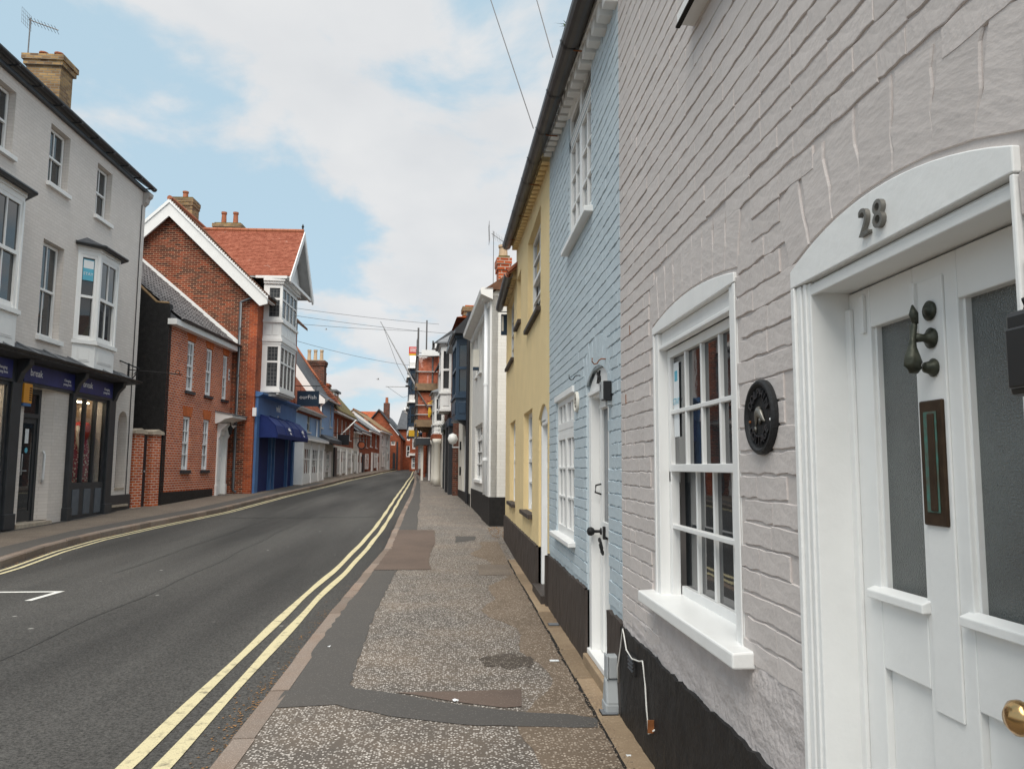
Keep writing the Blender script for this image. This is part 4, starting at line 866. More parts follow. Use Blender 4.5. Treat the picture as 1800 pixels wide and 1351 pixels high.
t = thing('blue_house_sign', 'small navy and white hanging board under the yellow cottage eaves', 'sign', (.93, 15.3, 4.05), -pi/2)
MB().box(-.02, .02, -.05, .10, 0, .42).build('board', 'navy', t, bevel=.01); MB().box(-.024, .024, -.04, .0, .08, .38).build('board_face', 'cream', t); MB().tube([(0, -.12, .47), (0, .10, .47)], .01, 6).build('arm', 'iron', t)
# low step strip and cables strung overhead from the gutter
def wire(label, p0, p1, sag, r=.008, mat_='wire_grey'):
    p0, p1 = Vector(p0), Vector(p1); pts = [p0.lerp(p1, k/14) - Vector((0, 0, sag*4*(k/14)*(1-k/14))) for k in range(15)]
    o = MB().tube([p-p0 for p in pts], r, 5).build('overhead_wire', mat_, loc=tuple(p0)); return tag(o, label, 'wire')

mat('orange_flat', (.50, .135, .045), .85, .2, 9, .2, 30, rand=.12)
# ---------------------------------------------------------------- left side: three storey grey shop house
def face_T(ax, ay, bx, by):                      # frame on a bay face from A to B (plan, local), x along, y inwards
    a = math.atan2(by-ay, bx-ax); return Matrix.Translation((ax, ay, 0)) @ Matrix.Rotation(a, 4, 'Z'), math.hypot(bx-ax, by-ay)
S = House('grey_shop_house', 'three storey pale grey brick house with white bay windows over a charity shop', 'house', (-9.25, 11), (-9.25, 23.25), 'L')
us = S.u
W2 = [(13.0, 13.9), (15.42, 16.35), (17.78, 18.68), (20.12, 20.98)]
ops = [(a, b, 7.78, 9.16) for a, b in W2] + [(17.80, 18.74, 4.28, 6.48), (14.95, 16.6, 4.45, 6.9), (19.5, 21.2, 4.45, 6.7), (17.5, 18.74, -.05, 3.15), (19.52, 21.36, .95, 3.12), (12.4, 16.7, .95, 3.12), (22.24, 22.84, .80, 2.93)]
wall(S, 'l_brick', 11, 23.25, -.1, 9.5, ops, t=.30)
for a, b in W2:
    x0, x1 = S.uu(a, b); window(S.e, x0+.02, x1-.02, 7.80, 9.14, .14, 2, (1, 1), 1, .06, .03); sill(S.e, x0-.06, x1+.08, 7.80, -.08, .14, .11, 'white_matt')
x0, x1 = S.uu(17.80, 18.74); window(S.e, x0+.02, x1-.02, 4.30, 6.46, .14, 2, (1, 1), 1, .065, .03); sill(S.e, x0-.06, x1+.10, 4.30, -.08, .14, .12, 'white_matt')
def bay(H, y0, y1, proj, cant, h0, hs, h1, lab_poster=False):
    u0, u1 = H.u(y0), H.u(y1); P = [(u0, 0), (u0+cant, -proj), (u1-cant, -proj), (u1, 0)]
    b_ = MB(); apr = MB(); sl_b = MB()
    pl = P + [(u1, .05), (u0, .05)]
    def grow(d): return [(u0-d, .0), (u0+cant-d*.6, -proj-d), (u1-cant+d*.6, -proj-d), (u1+d, .0)]
    b_.prism(grow(.0), 'z', h1-.16, h1); b_.prism(grow(.03), 'z', h1-.05, h1+.04)
    main = b_.build('bay_window', 'white_gloss', H.e)
    MB().prism(grow(0), 'z', h0, hs-.05).build('apron', 'white_gloss', main); MB().prism(grow(.06), 'z', hs-.05, hs+.04).build('sill', 'white_gloss', main)
    MB().prism(grow(-.02), 'z', hs+.04, hs+.06).build('sill_board', 'white_gloss', main)
    rf = MB(); Q = grow(.14); rf.add([(x, y, h1+.04) for x, y in Q] + [(x, y, h1+.10) for x, y in Q] + [(u0+cant, .0, h1+.34), (u1-cant, .0, h1+.34)], [(0, 1, 2, 3), (0, 1, 5, 4), (1, 2, 6, 5), (2, 3, 7, 6), (4, 5, 8), (5, 6, 9, 8), (6, 7, 9)]); rf.build('bay_roof', 'slate', main)
    MB().tube([(x, y, h1+.07) for x, y in grow(.15)], .05, 8).build('bay_gutter', 'gutter_black', main)
    for i in range(3):
        T, ln = face_T(*P[i], *P[i+1])
        wnd = window(H.e, .05, ln-.05, hs+.06, h1-.16, .01, 1 if i != 1 else 2, (1, 1), 1, .075 if i != 1 else .09, .03, fd=.06, T=T)
        for a, b in ((0, .06), (ln-.06, ln)): q = MB(); q.T = T; q.box(a, b, -.012, .08, hs+.06, h1-.16); q.build('corner_post', 'white_gloss', main)
        q = MB(); q.T = T; q.box(.12, ln-.12, -.010, .001, h0+.14, hs-.16); q.build('apron_panel', 'white_matt', main, bevel=.01)
        q = MB(); q.T = T; q.box(.16, ln-.16, -.016, -.009, h0+.18, hs-.20); q.build('panel_field', 'white_gloss', main, bevel=.008)
        q = MB(); q.T = T; q.box(ln/2-.004, ln/2+.004, -.001, .0005, .2, .201); 
        if lab_poster and i == 0:
            q = MB(); q.T = T; q.box(.14, ln-.14, .012, .016, h1-.80, h1-.28); ps = q.build('window_poster', 'sticker_teal', wnd)
            q = MB(); q.T = T; q.box(.15, ln-.15, .009, .012, h1-.50, h1-.30); q.build('poster_print', 'paper', wnd)
            text('STAY', .10, 'sign_white', wnd, ln/2, .008, h1-.64, 'poster_lettering', .001, T=T)
    return main
bay(S, 19.40, 21.28, .36, .40, 3.80, 4.42, 6.75, True)
bay(S, 14.75, 16.70, .36, .40, 3.80, 4.50, 6.95)
# eaves, roof, chimney
MB().box(us(11), us(23.25)+.05, -.10, .05, 9.42, 9.5).build('eaves_board', 'charcoal', S.e)
halfpipe(S, [(us(11), -.19, 9.62), (us(23.35), -.19, 9.62)], .085, 'gutter_black')
k = 0
while 11.4+k*.9 < 23.2: MB().box(us(11.4+k*.9)-.02, us(11.4+k*.9)+.02, -.285, -.05, 9.525, 9.55).build('gutter_bracket', 'gutter_black', S.e); k += 1
MB().prism([(.0, 9.02), (-.10, 9.12), (-.13, 9.24), (-.20, 9.30), (-.22, 9.40), (0, 9.42)], 'x', us(23.02), us(23.25)).build('eaves_corbel', 'l_grey_trim', S.e)
roof(S, 10.9, 23.40, 9.55, 12.3, 7.5, 'slate', ov=.16)
gable(S, 'l_brick', 23.25, 9.5, 12.2, 7.5)
chimney(S, 22.7, 2.70, .70, .95, 9.3, 13.15, 'stock_brick', 2, 'clay', 'tile_moss', .26, corb=.07)
tag(aerial('tv_aerial', 'bent television aerial on a pole beside the yellow brick chimney', -12.50, 22.5, 12.6, 14.35, 1.0), 'bent television aerial on a pole beside the yellow brick chimney', 'aerial')
MB().tube([(us(22.95), -.02, .3), (us(22.95), -.02, 9.0)], .012, 6).build('wall_cable', 'iron', S.e)
# shopfront
MB().box(us(11), us(21.86), -.09, .0, 3.14, 3.62).build('fascia', 'charcoal', S.e)
for a, b, nm in ((12.6, 16.75, 0), (17.2, 19.42, 1), (19.62, 21.52, 2)):
    sg = MB().box(us(a), us(b), -.115, -.088, 3.20, 3.58).build('fascia_sign', 'sign_blue', S.e)
    if nm: text('break', .22, 'sign_white', sg, us(a)+.48, -.117, 3.41, 'lettering', .003)
    text('Changing', .085, 'sign_white', sg, us(b)-.36, -.117, 3.40, 'lettering', .002); text('young lives', .085, 'sign_white', sg, us(b)-.36, -.117, 3.31, 'lettering', .002)
cn = MB(); cn.prism([(-.50, 3.66), (0, 3.62), (0, 3.98), (-.50, 3.72)], 'x', us(11), us(22.3)); can = cn.build('canopy', 'slate', S.e)
halfpipe(S, [(us(11), -.53, 3.74), (us(22.3), -.53, 3.74)], .05, 'gutter_black', 'canopy_gutter', parent=can)
k = 0
while 11.5+k*1.1 < 22.2: MB().tube([(us(11.5+k*1.1), -.52, 3.75), (us(11.5+k*1.1), -.01, 4.0)], .018, 6).build('canopy_roll', 'lead', can); k += 1
for yy in (17.02, 19.52, 21.70):
    u = us(yy); MB().prism([(-.10, 3.12), (-.14, 3.18), (-.20, 3.36), (-.34, 3.52), (-.36, 3.64), (0, 3.64), (0, 3.02)], 'x', u-.09, u+.09).build('corbel', 'charcoal', S.e, bevel=.01)
for a, b in ((16.82, 17.18), (19.42, 19.60), (21.42, 21.80)):
    MB().box(us(a), us(b), -.11, .0, .10, 3.14).build('pilaster', 'charcoal', S.e, bevel=.01); MB().box(us(a)-.03, us(b)+.03, -.14, .0, .10, .42).build('pilaster_base', 'charcoal', S.e, bevel=.01)
def shopwin(y0, y1, nb):
    u0, u1 = S.u(y0), S.u(y1); f = MB(); f.box(u0, u1, -.06, .06, .92, 1.0); f.box(u0, u1, -.05, .05, 3.06, 3.14)
    for k in range(nb+1): c = u0+.03+(u1-u0-.06)*k/nb; f.box(c-.03, c+.03, -.05, .05, 1.0, 3.06)
    w_ = f.build('shop_window', 'charcoal', S.e)
    for k in range(nb):
        a, b = u0+.06+(u1-u0-.06)*k/nb, u0+(u1-u0-.06)*(k+1)/nb; MB().box(a, b, .0, .008, 1.0, 3.06).build('pane', 'clear_glass', w_)
    st = MB().box(u0, u1, -.06, .0, .10, .92).build('stall_riser', 'charcoal', S.e)
    for k in range(nb): a = u0+.14+(u1-u0)*k/nb; MB().box(a, a+(u1-u0)/nb-.26, -.075, -.058, .22, .84).build('riser_panel', 'charcoal_panel', st, bevel=.008)
    rm = MB(); rm.quad((u0, .9, .9), (u1, .9, .9), (u1, .9, 3.2), (u0, .9, 3.2)); rm.quad((u0, .3, .9), (u0, .9, .9), (u0, .9, 3.2), (u0, .3, 3.2)); rm.quad((u1, .3, .9), (u1, .9, .9), (u1, .9, 3.2), (u1, .3, 3.2)); rm.quad((u0, .3, 1.0), (u1, .3, 1.0), (u1, .9, 1.0), (u0, .9, 1.0)); rm.quad((u0, .3, 3.15), (u1, .3, 3.15), (u1, .9, 3.15), (u0, .9, 3.15))
    rm.build('display_case', 'shop_back', w_)
    MB().box(u0+.15, u1-.15, .35, .42, 3.02, 3.06).build('strip_lamp', 'strip_light', w_)
shopwin(19.60, 21.40, 3); shopwin(12.4, 16.8, 4)
for o in [o for o in bpy.data.objects if o.name.startswith('room_dark') and o.parent and o.parent.parent == S.e]:
    zc = [v.co for v in o.data.vertices]
    if min(c.z for c in zc) < 1.2 and max(c.z for c in zc) > 3.0: bpy.data.objects.remove(o)
# dressed form in the shop window
df = thing('dress_form', 'dress form in the shop window wearing a patterned red and white dress with scarlet top', 'mannequin', (-9.25-.42, 21.06, 1.0), pi/2)
MB().lathe([(.25, .0), (.24, .35), (.21, .8), (.16, 1.05), (.150, 1.12), (.18, 1.30), (.19, 1.42), (.15, 1.50), (.06, 1.54)], n=20).build('dress', 'dress', df, smooth=True)
MB().lathe([(.162, 1.10), (.205, 1.30), (.215, 1.43), (.16, 1.52), (.08, 1.54)], n=20).build('scarlet_top', 'red_sign', df, smooth=True)
MB().lathe([(.06, 1.53), (.05, 1.62), (.065, 1.68), (.09, 1.78), (.085, 1.88), (.03, 1.93)], n=16).build('head', 'skin_form', df, smooth=True)
for s_ in (-1, 1): MB().tube([(s_*.19, 0, 1.42), (s_*.25, -.02, 1.2), (s_*.27, -.05, .98), (s_*.26, -.1, .78)], [.055, .045, .035, .025], 8).build('arm', 'skin_form', df, smooth=True)
MB().lathe([(.16, 0), (.15, .02), (.02, .03), (.02, .1)], n=16).build('stand', 'iron', df)
for k, (yy, mt, hh, lb) in enumerate(((20.35, 'dress', .48, 'stack of pink bags low in the shop window'), (20.56, 'curtain', .40, 'white gift box low in the shop window'), (20.02, 'yellow_box', .3, 'yellow box in the corner of the shop window'))):
    t = thing('display_goods', lb, 'goods', (-9.25-.52, yy, 1.0), pi/2); MB().box(-.08, .08, -.08, .08, 0, hh).build('carton', mt, t, bevel=.01); MB().box(-.085, .085, -.085, .085, hh, hh+.03).build('lid', 'paper', t, bevel=.006)
# recessed door
u0, u1 = us(17.5), us(18.46)
f = MB(); f.box(u0, u0+.10, .14, .24, .18, 3.12); f.box(u1-.10, u1, .14, .24, .18, 3.12); f.box(u0+.1, u1-.10, .14, .24, 3.0, 3.12); f.box(u0+.1, u1-.10, .12, .24, 2.46, 2.56); df_ = f.build('door_frame', 'charcoal', S.e)
MB().box(u0+.1, u1-.10, .18, .188, 2.56, 3.0).build('fanlight_pane', 'glass', df_)
d = MB(); a, b = u0+.1, u1-.10; d.box(a, a+.10, .16, .21, .2, 2.46); d.box(b-.10, b, .16, .21, .2, 2.46); d.box(a+.1, b-.1, .16, .21, 2.34, 2.46); d.box(a+.1, b-.1, .16, .21, .2, .42); dd = d.build('door', 'charcoal', S.e)
MB().box(a+.1, b-.1, .175, .183, .42, 2.34).build('pane', 'glass', dd)
MB().tube([(a+.14, .16, 1.2), (a+.14, .10, 1.22), (a+.14, .10, 1.66), (a+.14, .16, 1.68)], .018, 8).build('pull_handle', 'plastic_grey', dd, smooth=True); MB().tube([(a+.08, .11, 1.3), (a+.36, .11, 1.3)], .012, 6).build('push_bar', 'plastic_grey', dd)
MB().box(a+.34, a+.48, .170, .1745, 1.90, 2.22).build('door_notice', 'paper', dd); MB().lathe([(.06, .170), (.06, .174)], (a+.42, 0, 1.75), 'y', 16).build('door_sticker', 'sticker_teal', dd)
MB().prism([(u1, .24), (us(18.74)+.02, .24), (us(18.74)+.02, .004), (us(18.74), .004), (u1, .15)], 'z', .2, 3.15).build('splayed_jamb', 'l_brick', S.e)
gh = MB().tube([(u1+.12, .09, 1.05), (u1+.08, .05, 1.06), (u1+.07, .03, 1.12), (u1+.07, .03, 1.66), (u1+.08, .05, 1.72), (u1+.12, .09, 1.73)], .028, 8).build('grab_rail', 'upvc', smooth=True); gh.location = (-9.25, 11, 0); gh.rotation_euler = (0, 0, pi/2); tag(gh, 'white plastic grab rail on the pier beside the shop door', 'grab rail')
MB().box(u0-.15, u1+.35, -.10, .3, .02, .18).build('door_step', 'stone', S.e, bevel=.015)
al = thing('alarm_box', 'orange alarm box with blue base beside the shop fascia', 'alarm box', (-9.25, 17.38, 2.68), pi/2)
MB().box(-.16, .16, -.13, .0, .06, .48).build('box_body', 'orange_box', al, bevel=.012); MB().box(-.15, .15, -.12, -.0, .0, .06).build('box_base', 'shop_blue', al)
for k in range(6): MB().box(.161, .163, -.10, -.03, .12+k*.05, .15+k*.05).build('vent_slot', 'iron', al)
for k in range(6): MB().box(.04, .13, -.133, -.129, .12+k*.05, .15+k*.05).build('vent_slot', 'iron', al)
# arched niche with dark plinth
nc = us(22.54); hw = .30; nf = arc_h(nc, hw, 2.63, .298); q = MB(); n_ = 14; xs_ = [nc-hw+2*hw*k/n_ for k in range(n_+1)]
for k in range(n_): q.add([(xs_[k], .0, nf(xs_[k])), (xs_[k+1], .0, nf(xs_[k+1])), (xs_[k+1], .0, 2.93), (xs_[k], .0, 2.93), (xs_[k], .30, nf(xs_[k])), (xs_[k+1], .30, nf(xs_[k+1]))], [(0, 1, 2, 3), (0, 1, 5, 4)])
q.build('niche_arch', 'l_brick', S.e); MB().box(nc-hw, nc+hw, .30, .34, .80, 2.93).build('niche_back', 'l_brick', S.e)
MB().box(nc-hw, nc-hw+.07, .02, .30, .82, 2.62).build('niche_jamb', 'charcoal', S.e); MB().box(nc-hw, nc+hw, -.02, .30, .76, .81).build('niche_sill', 'stone', S.e)
MB().box(us(21.86), us(23.22), -.05, .0, .05, .62).build('plinth', 'charcoal', S.e, bevel=.01); MB().box(us(21.86), us(23.0), -.09, -.04, .30, .36).build('plinth_ledge', 'stone', S.e)
# wrought iron sign bracket
bk = thing('iron_sign_bracket', 'empty wrought iron sign bracket at the corner of the grey shop house', 'bracket', (-9.25, 22.7, 4.0), pi/2)
br = MB(); br.tube([(0, 0, .12), (0, -1.5, .0)], .016, 6); br.tube([(-.6, 0, .3), (0, -.3, .15), (.4, -.02, .05)], .018, 6); br.build('arm', 'iron', bk); MB().tube([(0, -.25, -.38), (0, -.25, .22)], .018, 6).build('upright', 'iron', bk); MB().tube([(0, 0, -.3), (0, -.3, .1)], .014, 6).build('stay', 'iron', bk); MB().tube([(0, -1.36+.06*cos(a), .06+.06*sin(a)) for a in [k*pi/6 for k in range(13)]], .010, 6).build('ring', 'iron', bk)
MB().box(-.05, .05, -.02, 0, -.2, .3).build('wall_plate', 'iron', bk)

# ---------------------------------------------------------------- brick gate piers between the houses
GW = House('brick_gateway', 'red brick gate piers with stone caps and black door beside the tarred wall', 'gateway', (-9.22, 23.28), (-8.86, 24.38), 'L')
for a, b in ((23.30, 23.66), (24.0, 24.36)):
    p = MB().box(GW.u(a), GW.u(b), -.03, .35, -.05, 2.34).build('pier', 'red_brick', GW.e); MB().prism([(GW.u(a)-.06, 2.34), (GW.u(b)+.06, 2.34), (GW.u(b)+.06, 2.42), ((GW.u(a)+GW.u(b))/2, 2.50), (GW.u(a)-.06, 2.42)], 'y', -.09, .41).build('cap', 'stone', p)
MB().box(GW.u(23.66), GW.u(24.0), .16, .20, .12, 2.30).build('door', 'charcoal', GW.e); MB().lathe([(.02, .15), (.03, .12), (.005, .11)], (GW.u(23.92), 0, 1.25), 'y', 10).build('door_knob', 'plastic_grey', GW.e)

# ---------------------------------------------------------------- small red brick house with pantiles
Rh = House('red_brick_house', 'two storey orange red brick house with tall white sashes and pantiled roof', 'house', (-8.8, 24.4), (-8.5, 30.2), 'L')
ur = Rh.u
up = [(25.92, 26.52), (27.58, 28.16), (29.25, 29.75)]; gd = [(25.85, 26.45), (27.58, 28.16)]
ops = [(a, b, 3.84, 5.50) for a, b in up] + [(a, b, 1.27, 3.02) for a, b in gd] + [(28.98, 29.95, .2, 3.0)]
wall(Rh, 'red_brick', 24.4, 30.2, -.1, 5.80, ops, t=.24)
for a, b, h0, h1 in ops[:5]:
    x0, x1 = Rh.uu(a, b); window(Rh.e, x0+.01, x1-.01, h0+.02, h1-.01, .035, 2, (1, 1, 1, 1), 2, .085, .034, mat_='upvc', pane='glass_pale', split=False)
    MB().box(x0-.08, x1+.08, -.07, .03, h0-.09, h0+.01).build('sill', 'charcoal', Rh.e)
    n_ = 9                                       # gauged brick flat arch, each voussoir its own
    for k in range(n_):
        t0, t1 = k/n_, (k+1)/n_; L0_, L1_ = x0-.02, x1+.02; W0, W1 = x0-.13, x1+.13
        MB().prism([(L0_+(L1_-L0_)*t0+.003, h1), (L0_+(L1_-L0_)*t1-.003, h1), (W0+(W1-W0)*t1-.003, h1+.30), (W0+(W1-W0)*t0+.003, h1+.30)], 'y', -.012, .02).build('arch_brick', 'orange_flat', Rh.e) if 'orange_flat' in M else None
MB().box(ur(24.4), ur(28.7), -.02, .0, -.1, .62).build('plinth', 'black_plinth', Rh.e)
# tarred flank wall and roof: slopes from the street eaves back
MB().prism([(.0, 0), (6, 0), (6, 8.4), (4.3, 9.70), (.97, 6.90), (.42, 6.40), (.0, 6.38)], 'x', ur(24.4)-.02, ur(24.4)+.2).build('flank_wall', 'black_plinth', Rh.e)
MB().tube([(ur(24.42), .05, 6.40), (ur(24.42), .42, 6.43), (ur(24.42), .97, 6.94), (ur(24.42), 4.3, 9.74)], .05, 6).build('verge_tiles', 'tile_tan', Rh.e)
MB().box(ur(24.5), ur(24.6), .4, .95, 5.0, 5.04).build('flank_ledge', 'stone', Rh.e)
def pantiles(H, y0, y1, b0, h0, b1, h1, mat_, pw=.24, gauge=.30, name='pantiles', parent=None):
    u0, u1 = H.uu(y0, y1); sl = math.hypot(b1-b0, h1-h0); nr = int(sl/gauge); nc_ = int((u1-u0)/pw); m = MB(); seg = 5
    du, dh = (b1-b0)/sl, (h1-h0)/sl; nb, nh = -dh, du
    for r in range(nr):
        s0, s1 = r*gauge-.02, (r+1)*gauge+.03
        for c in range(nc_):
            V = []; jit = rnd.uniform(-.008, .008)
            for s_, lift in ((s0, .045), (s1, .012)):
                for i in range(seg+1):
                    x = u0+(c+i/seg)*pw; z = .035*sin(2*pi*i/seg+.6)+lift+jit
                    V.append((x, b0+du*s_+nb*z, h0+dh*s_+nh*z))
            V += [(v[0], v[1]-nb*.03, v[2]-nh*.03) for v in V[:seg+1]]
            m.add(V, [(i, i+1, seg+2+i, seg+1+i) for i in range(seg)] + [(i, i+1, 2*seg+3+i, 2*seg+2+i) for i in range(seg)])
    return m.build(name, mat_, parent or H.e, kind='stuff')
rfb = MB().prism([(-.22, 5.93), (4.3, 9.70), (8.8, 5.9)], 'x', ur(24.45), ur(30.2)).build('roof', 'slate', Rh.e)
pantiles(Rh, 24.5, 30.2, -.24, 5.95, 4.3, 9.76, 'pantile_grey', parent=rfb)
MB().box(ur(24.35), ur(30.15), -.24, .03, 5.74, 5.92).build('eaves_board', 'white_matt', Rh.e); halfpipe(Rh, [(ur(24.7), -.30, 5.98), (ur(30.3), -.30, 5.98)], .06, 'gutter_black')
# doorcase with hood
x0, x1 = Rh.uu(28.98, 29.95)
f = MB(); f.box(x0-.02, x0+.12, -.05, .2, .35, 2.72); f.box(x1-.12, x1+.02, -.05, .2, .35, 2.72); f.box(x0+.12, x1-.12, .02, .2, 2.55, 2.72); f.box(x0-.06, x0+.14, -.07, .0, .35, .75); f.box(x1-.14, x1+.06, -.07, .0, .35, .75); f.box(x0-.03, x1+.03, -.06, .2, 2.72, 3.0); dcs = f.build('door_case', 'white_matt', Rh.e, bevel=.01)
MB().prism([(-.06, 2.94), (-.20, 3.0), (-.34, 3.10), (-.62, 3.16), (-.62, 3.24), (-.58, 3.25), (0, 3.36), (0, 2.94)], 'x', x0-.30, x1+.32).build('door_hood', 'white_matt', dcs); MB().prism([(-.66, 3.245), (0.0, 3.37), (0.0, 3.40), (-.66, 3.275)], 'x', x0-.34, x1+.36).build('hood_lead', 'lead', dcs)
for a in (x0-.02, x1-.12): MB().prism([(-.05, 2.40), (-.10, 2.5), (-.14, 2.72), (-.36, 2.92), (-.05, 2.96)], 'x', a, a+.14).build('hood_bracket', 'white_matt', dcs)
d = MB(); d.box(x0+.12, x1-.12, .10, .15, .38, 2.55); dd = d.build('door', 'white_wood', Rh.e)
for a, b, c, e in ((.18, .42, 1.75, 2.4), (.50, .76, 1.75, 2.4), (.18, .42, .9, 1.6), (.50, .76, .9, 1.6)): MB().box(x0+a, x0+b-.02, .085, .101, c, e).build('door_panel', 'upvc', dd, bevel=.01)
MB().box(x0+.0, x1+.1, -.45, .2, .2, .38).build('door_step', 'charcoal', Rh.e, bevel=.01)
ln_ = thing('wall_lantern', 'small black lantern under the white door hood', 'lantern', (-8.2, 29.3, 2.55), pi/2)
MB().lathe([(.04, 0), (.10, .24), (.02, .36), (.01, .45)], n=6).build('lantern_body', 'iron', ln_); MB().tube([(0, 0, .45), (0, .3, .45)], .012, 6).build('lantern_arm', 'iron', ln_)
t = thing('wall_notice', 'white lettered name board high on the red brick house', 'sign', (-8.55, 30.02, 4.62), pi/2)
MB().box(-.17, .17, -.04, .02, 0, .42).build('board', 'sign_white', t); 
for k in range(2):
    for q_ in range(5): MB().box(-.13+q_*.055, -.09+q_*.055, -.043, -.039, .25-k*.14, .31-k*.14).build('lettering', 'iron', t)

# ---------------------------------------------------------------- tall gabled brick house over the blue shop
Gh = House('gabled_brick_house', 'tall dark red brick house with white bargeboards, tiled cross gable and leaded oriel', 'house', (-7.62, 30.2), (-7.45, 36.9), 'L')
ug = Gh.u; ap_b, ap_h, ev_h = 3.42, 11.55, 8.15
wall(Gh, 'gable_front', 30.2, 36.9, 4.2, 8.3, [], t=.25)
MB().box(ug(30.2), ug(36.9), .12, .3, -.1, 4.25).build('shop_wall', 'shop_blue', Gh.e)
MB().prism([(0, -.1), (7, -.1), (7, ev_h-.2), (ap_b, ap_h-.3), (.0, ev_h-.1)], 'x', ug(30.2), ug(30.45)).build('gable_wall', 'dark_brick', Gh.e)
MB().box(ug(30.2)-.015, ug(30.5), -.012, .30, -.1, 8.0).build('corner_pier', 'gable_front', Gh.e)
for s_, e in ((1, (-.42, ev_h-.30)), (-1, (2*ap_b+.42, ev_h-.30))):
    MB().prism([(ap_b, ap_h+.02), (e[0], e[1]), (e[0], e[1]-.28), (e[0]+s_*.28, e[1]-.36), (ap_b, ap_h-.62)], 'x', ug(30.2)-.30, ug(30.2)-.22).build('bargeboard', 'white_matt', Gh.e)
    MB().prism([(ap_b, ap_h+.05), (e[0]-s_*.03, e[1]+.02), (e[0]-s_*.03, e[1]-.10), (ap_b, ap_h-.10)], 'x', ug(30.2)-.34, ug(30.2)-.30).build('verge_fillet', 'white_gloss', Gh.e)
MB().prism([(-.45, ev_h-.28), (ap_b, ap_h+.06), (2*ap_b+.45, ev_h-.28), (2*ap_b+.45, ev_h-.36), (ap_b, ap_h-.06), (-.45, ev_h-.40)], 'x', ug(30.2)-.30, ug(37)).build('roof', 'tile_brown', Gh.e)
MB().tube([(ug(30.2)-.33, ap_b, ap_h+.08), (ug(37), ap_b, ap_h+.08)], .10, 8).build('ridge', 'clay', Gh.e)
m = MB(); k = 0
sl_n = int(math.hypot(ap_b+.45, ap_h-ev_h+.34)/.11)
for k in range(sl_n):
    t_ = (k+.5)/sl_n; m.box(ug(30.2)-.345, ug(30.2)-.10, -.45+(ap_b+.45)*t_-.05, -.45+(ap_b+.45)*t_+.05, ev_h-.28+(ap_h+.34-ev_h)*t_-.015, ev_h-.28+(ap_h+.34-ev_h)*t_+.02)
m.build('verge_tiles', 'tile_brown', Gh.e, kind='stuff')
MB().box(ug(30.2)-.015, ug(30.2)-.01+.0, 1.2, 3.3, 6.12, 6.17).build('lead_flashing', 'iron', Gh.e)
# white flashing where the pantiled roof meets the flank
MB().prism([(.60, 6.12), (5.2, 9.96), (5.2, 9.76), (.60, 5.93)], 'x', ug(30.2)-.05, ug(30.2)+.0).build('roof_flashing', 'white_matt', Gh.e)
# cross gable: ridge runs out over the oriel
yc0, rh, ehx = 33.15, 11.38, 8.92; bo = -.98; y_e0, y_e1 = 30.98, 35.32
uc = ug(yc0)
cr = MB(); cr.add([(ug(y_e0), bo, ehx), (ug(y_e0), 3.4, ehx), (uc, 3.4, rh), (uc, bo, rh), (ug(y_e1), bo, ehx), (ug(y_e1), 3.4, ehx), (ug(y_e0), bo, ehx-.07), (uc, bo, rh-.09), (ug(y_e1), bo, ehx-.07), (ug(y_e0), 3.4, ehx-.07), (ug(y_e1), 3.4, ehx-.07)],
       [(0, 1, 2, 3), (3, 2, 5, 4), (0, 3, 7, 6), (3, 4, 8, 7), (0, 6, 9, 1), (4, 8, 10, 5), (6, 7, 2, 9), (7, 8, 10, 2)]); crf = cr.build('cross_roof', 'soffit', Gh.e)
m = MB(); sl2 = math.hypot(uc-ug(y_e0), rh-ehx); nr = int(sl2/.105); au, ah = (uc-ug(y_e0))/sl2, (rh-ehx)/sl2
for r in range(nr):
    bq = bo-.02 + (.08 if r % 2 else 0)-.08
    while bq < 3.3:
        w_ = .165; s0 = r*.105-.01; l_ = rnd.uniform(.012, .026); s1 = s0+.125; b0_, b1_ = max(bq+.002, bo-.02), bq+w_-.002
        p = [(ug(y_e0)+au*s_-ah*lf_, ehx+ah*s_+au*lf_) for s_, lf_ in ((s0, .005), (s0, .005+l_), (s1, .012), (s1, .0))]
        if b1_ > b0_: m.add([(u_, b0_, h_) for u_, h_ in p] + [(u_, b1_, h_) for u_, h_ in p], [(0, 1, 5, 4), (1, 2, 6, 5), (0, 1, 2, 3), (4, 5, 6, 7)])
        bq += w_
m.build('plain_tiles', 'tile_red', crf, kind='stuff')
k = 0
while bo+k*.33 < 3.2: MB().tube([(uc, bo+k*.33, rh+.02), (uc, bo+k*.33+.32, rh+.02)], .095, 8).build('ridge_tile', 'clay', crf); k += 1
MB().lathe([(.05, rh+.08), (.03, rh+.16), (.06, rh+.22), (.01, rh+.34)], (uc, bo+.05, 0), n=8).build('finial', 'iron', crf)
for s_, ye in ((1, y_e0), (-1, y_e1)):
    ue = ug(ye); MB().prism([(uc, rh+.0), (ue-s_*.06, ehx-.05), (ue-s_*.06, ehx-.22), (ue+s_*.10, ehx-.28), (uc, rh-.34)], 'y', bo-.06, bo).build('bargeboard', 'white_matt', crf)
MB().prism([(ug(y_e0)+.25, ehx-.05), (ug(y_e1)-.25, ehx-.05), (uc, rh-.3)], 'y', bo+.45, bo+.55).build('gable_panel', 'white_matt', crf); MB().box(ug(y_e0)+.1, ug(y_e1)-.1, bo+.0, bo+.12, ehx-.16, ehx-.04).build('tie_beam', 'white_matt', crf)
MB().box(ug(y_e0)-.04, ug(y_e0)+.03, bo+.1, .35, ehx-.10, ehx-.0).build('eaves_board', 'white_matt', crf)
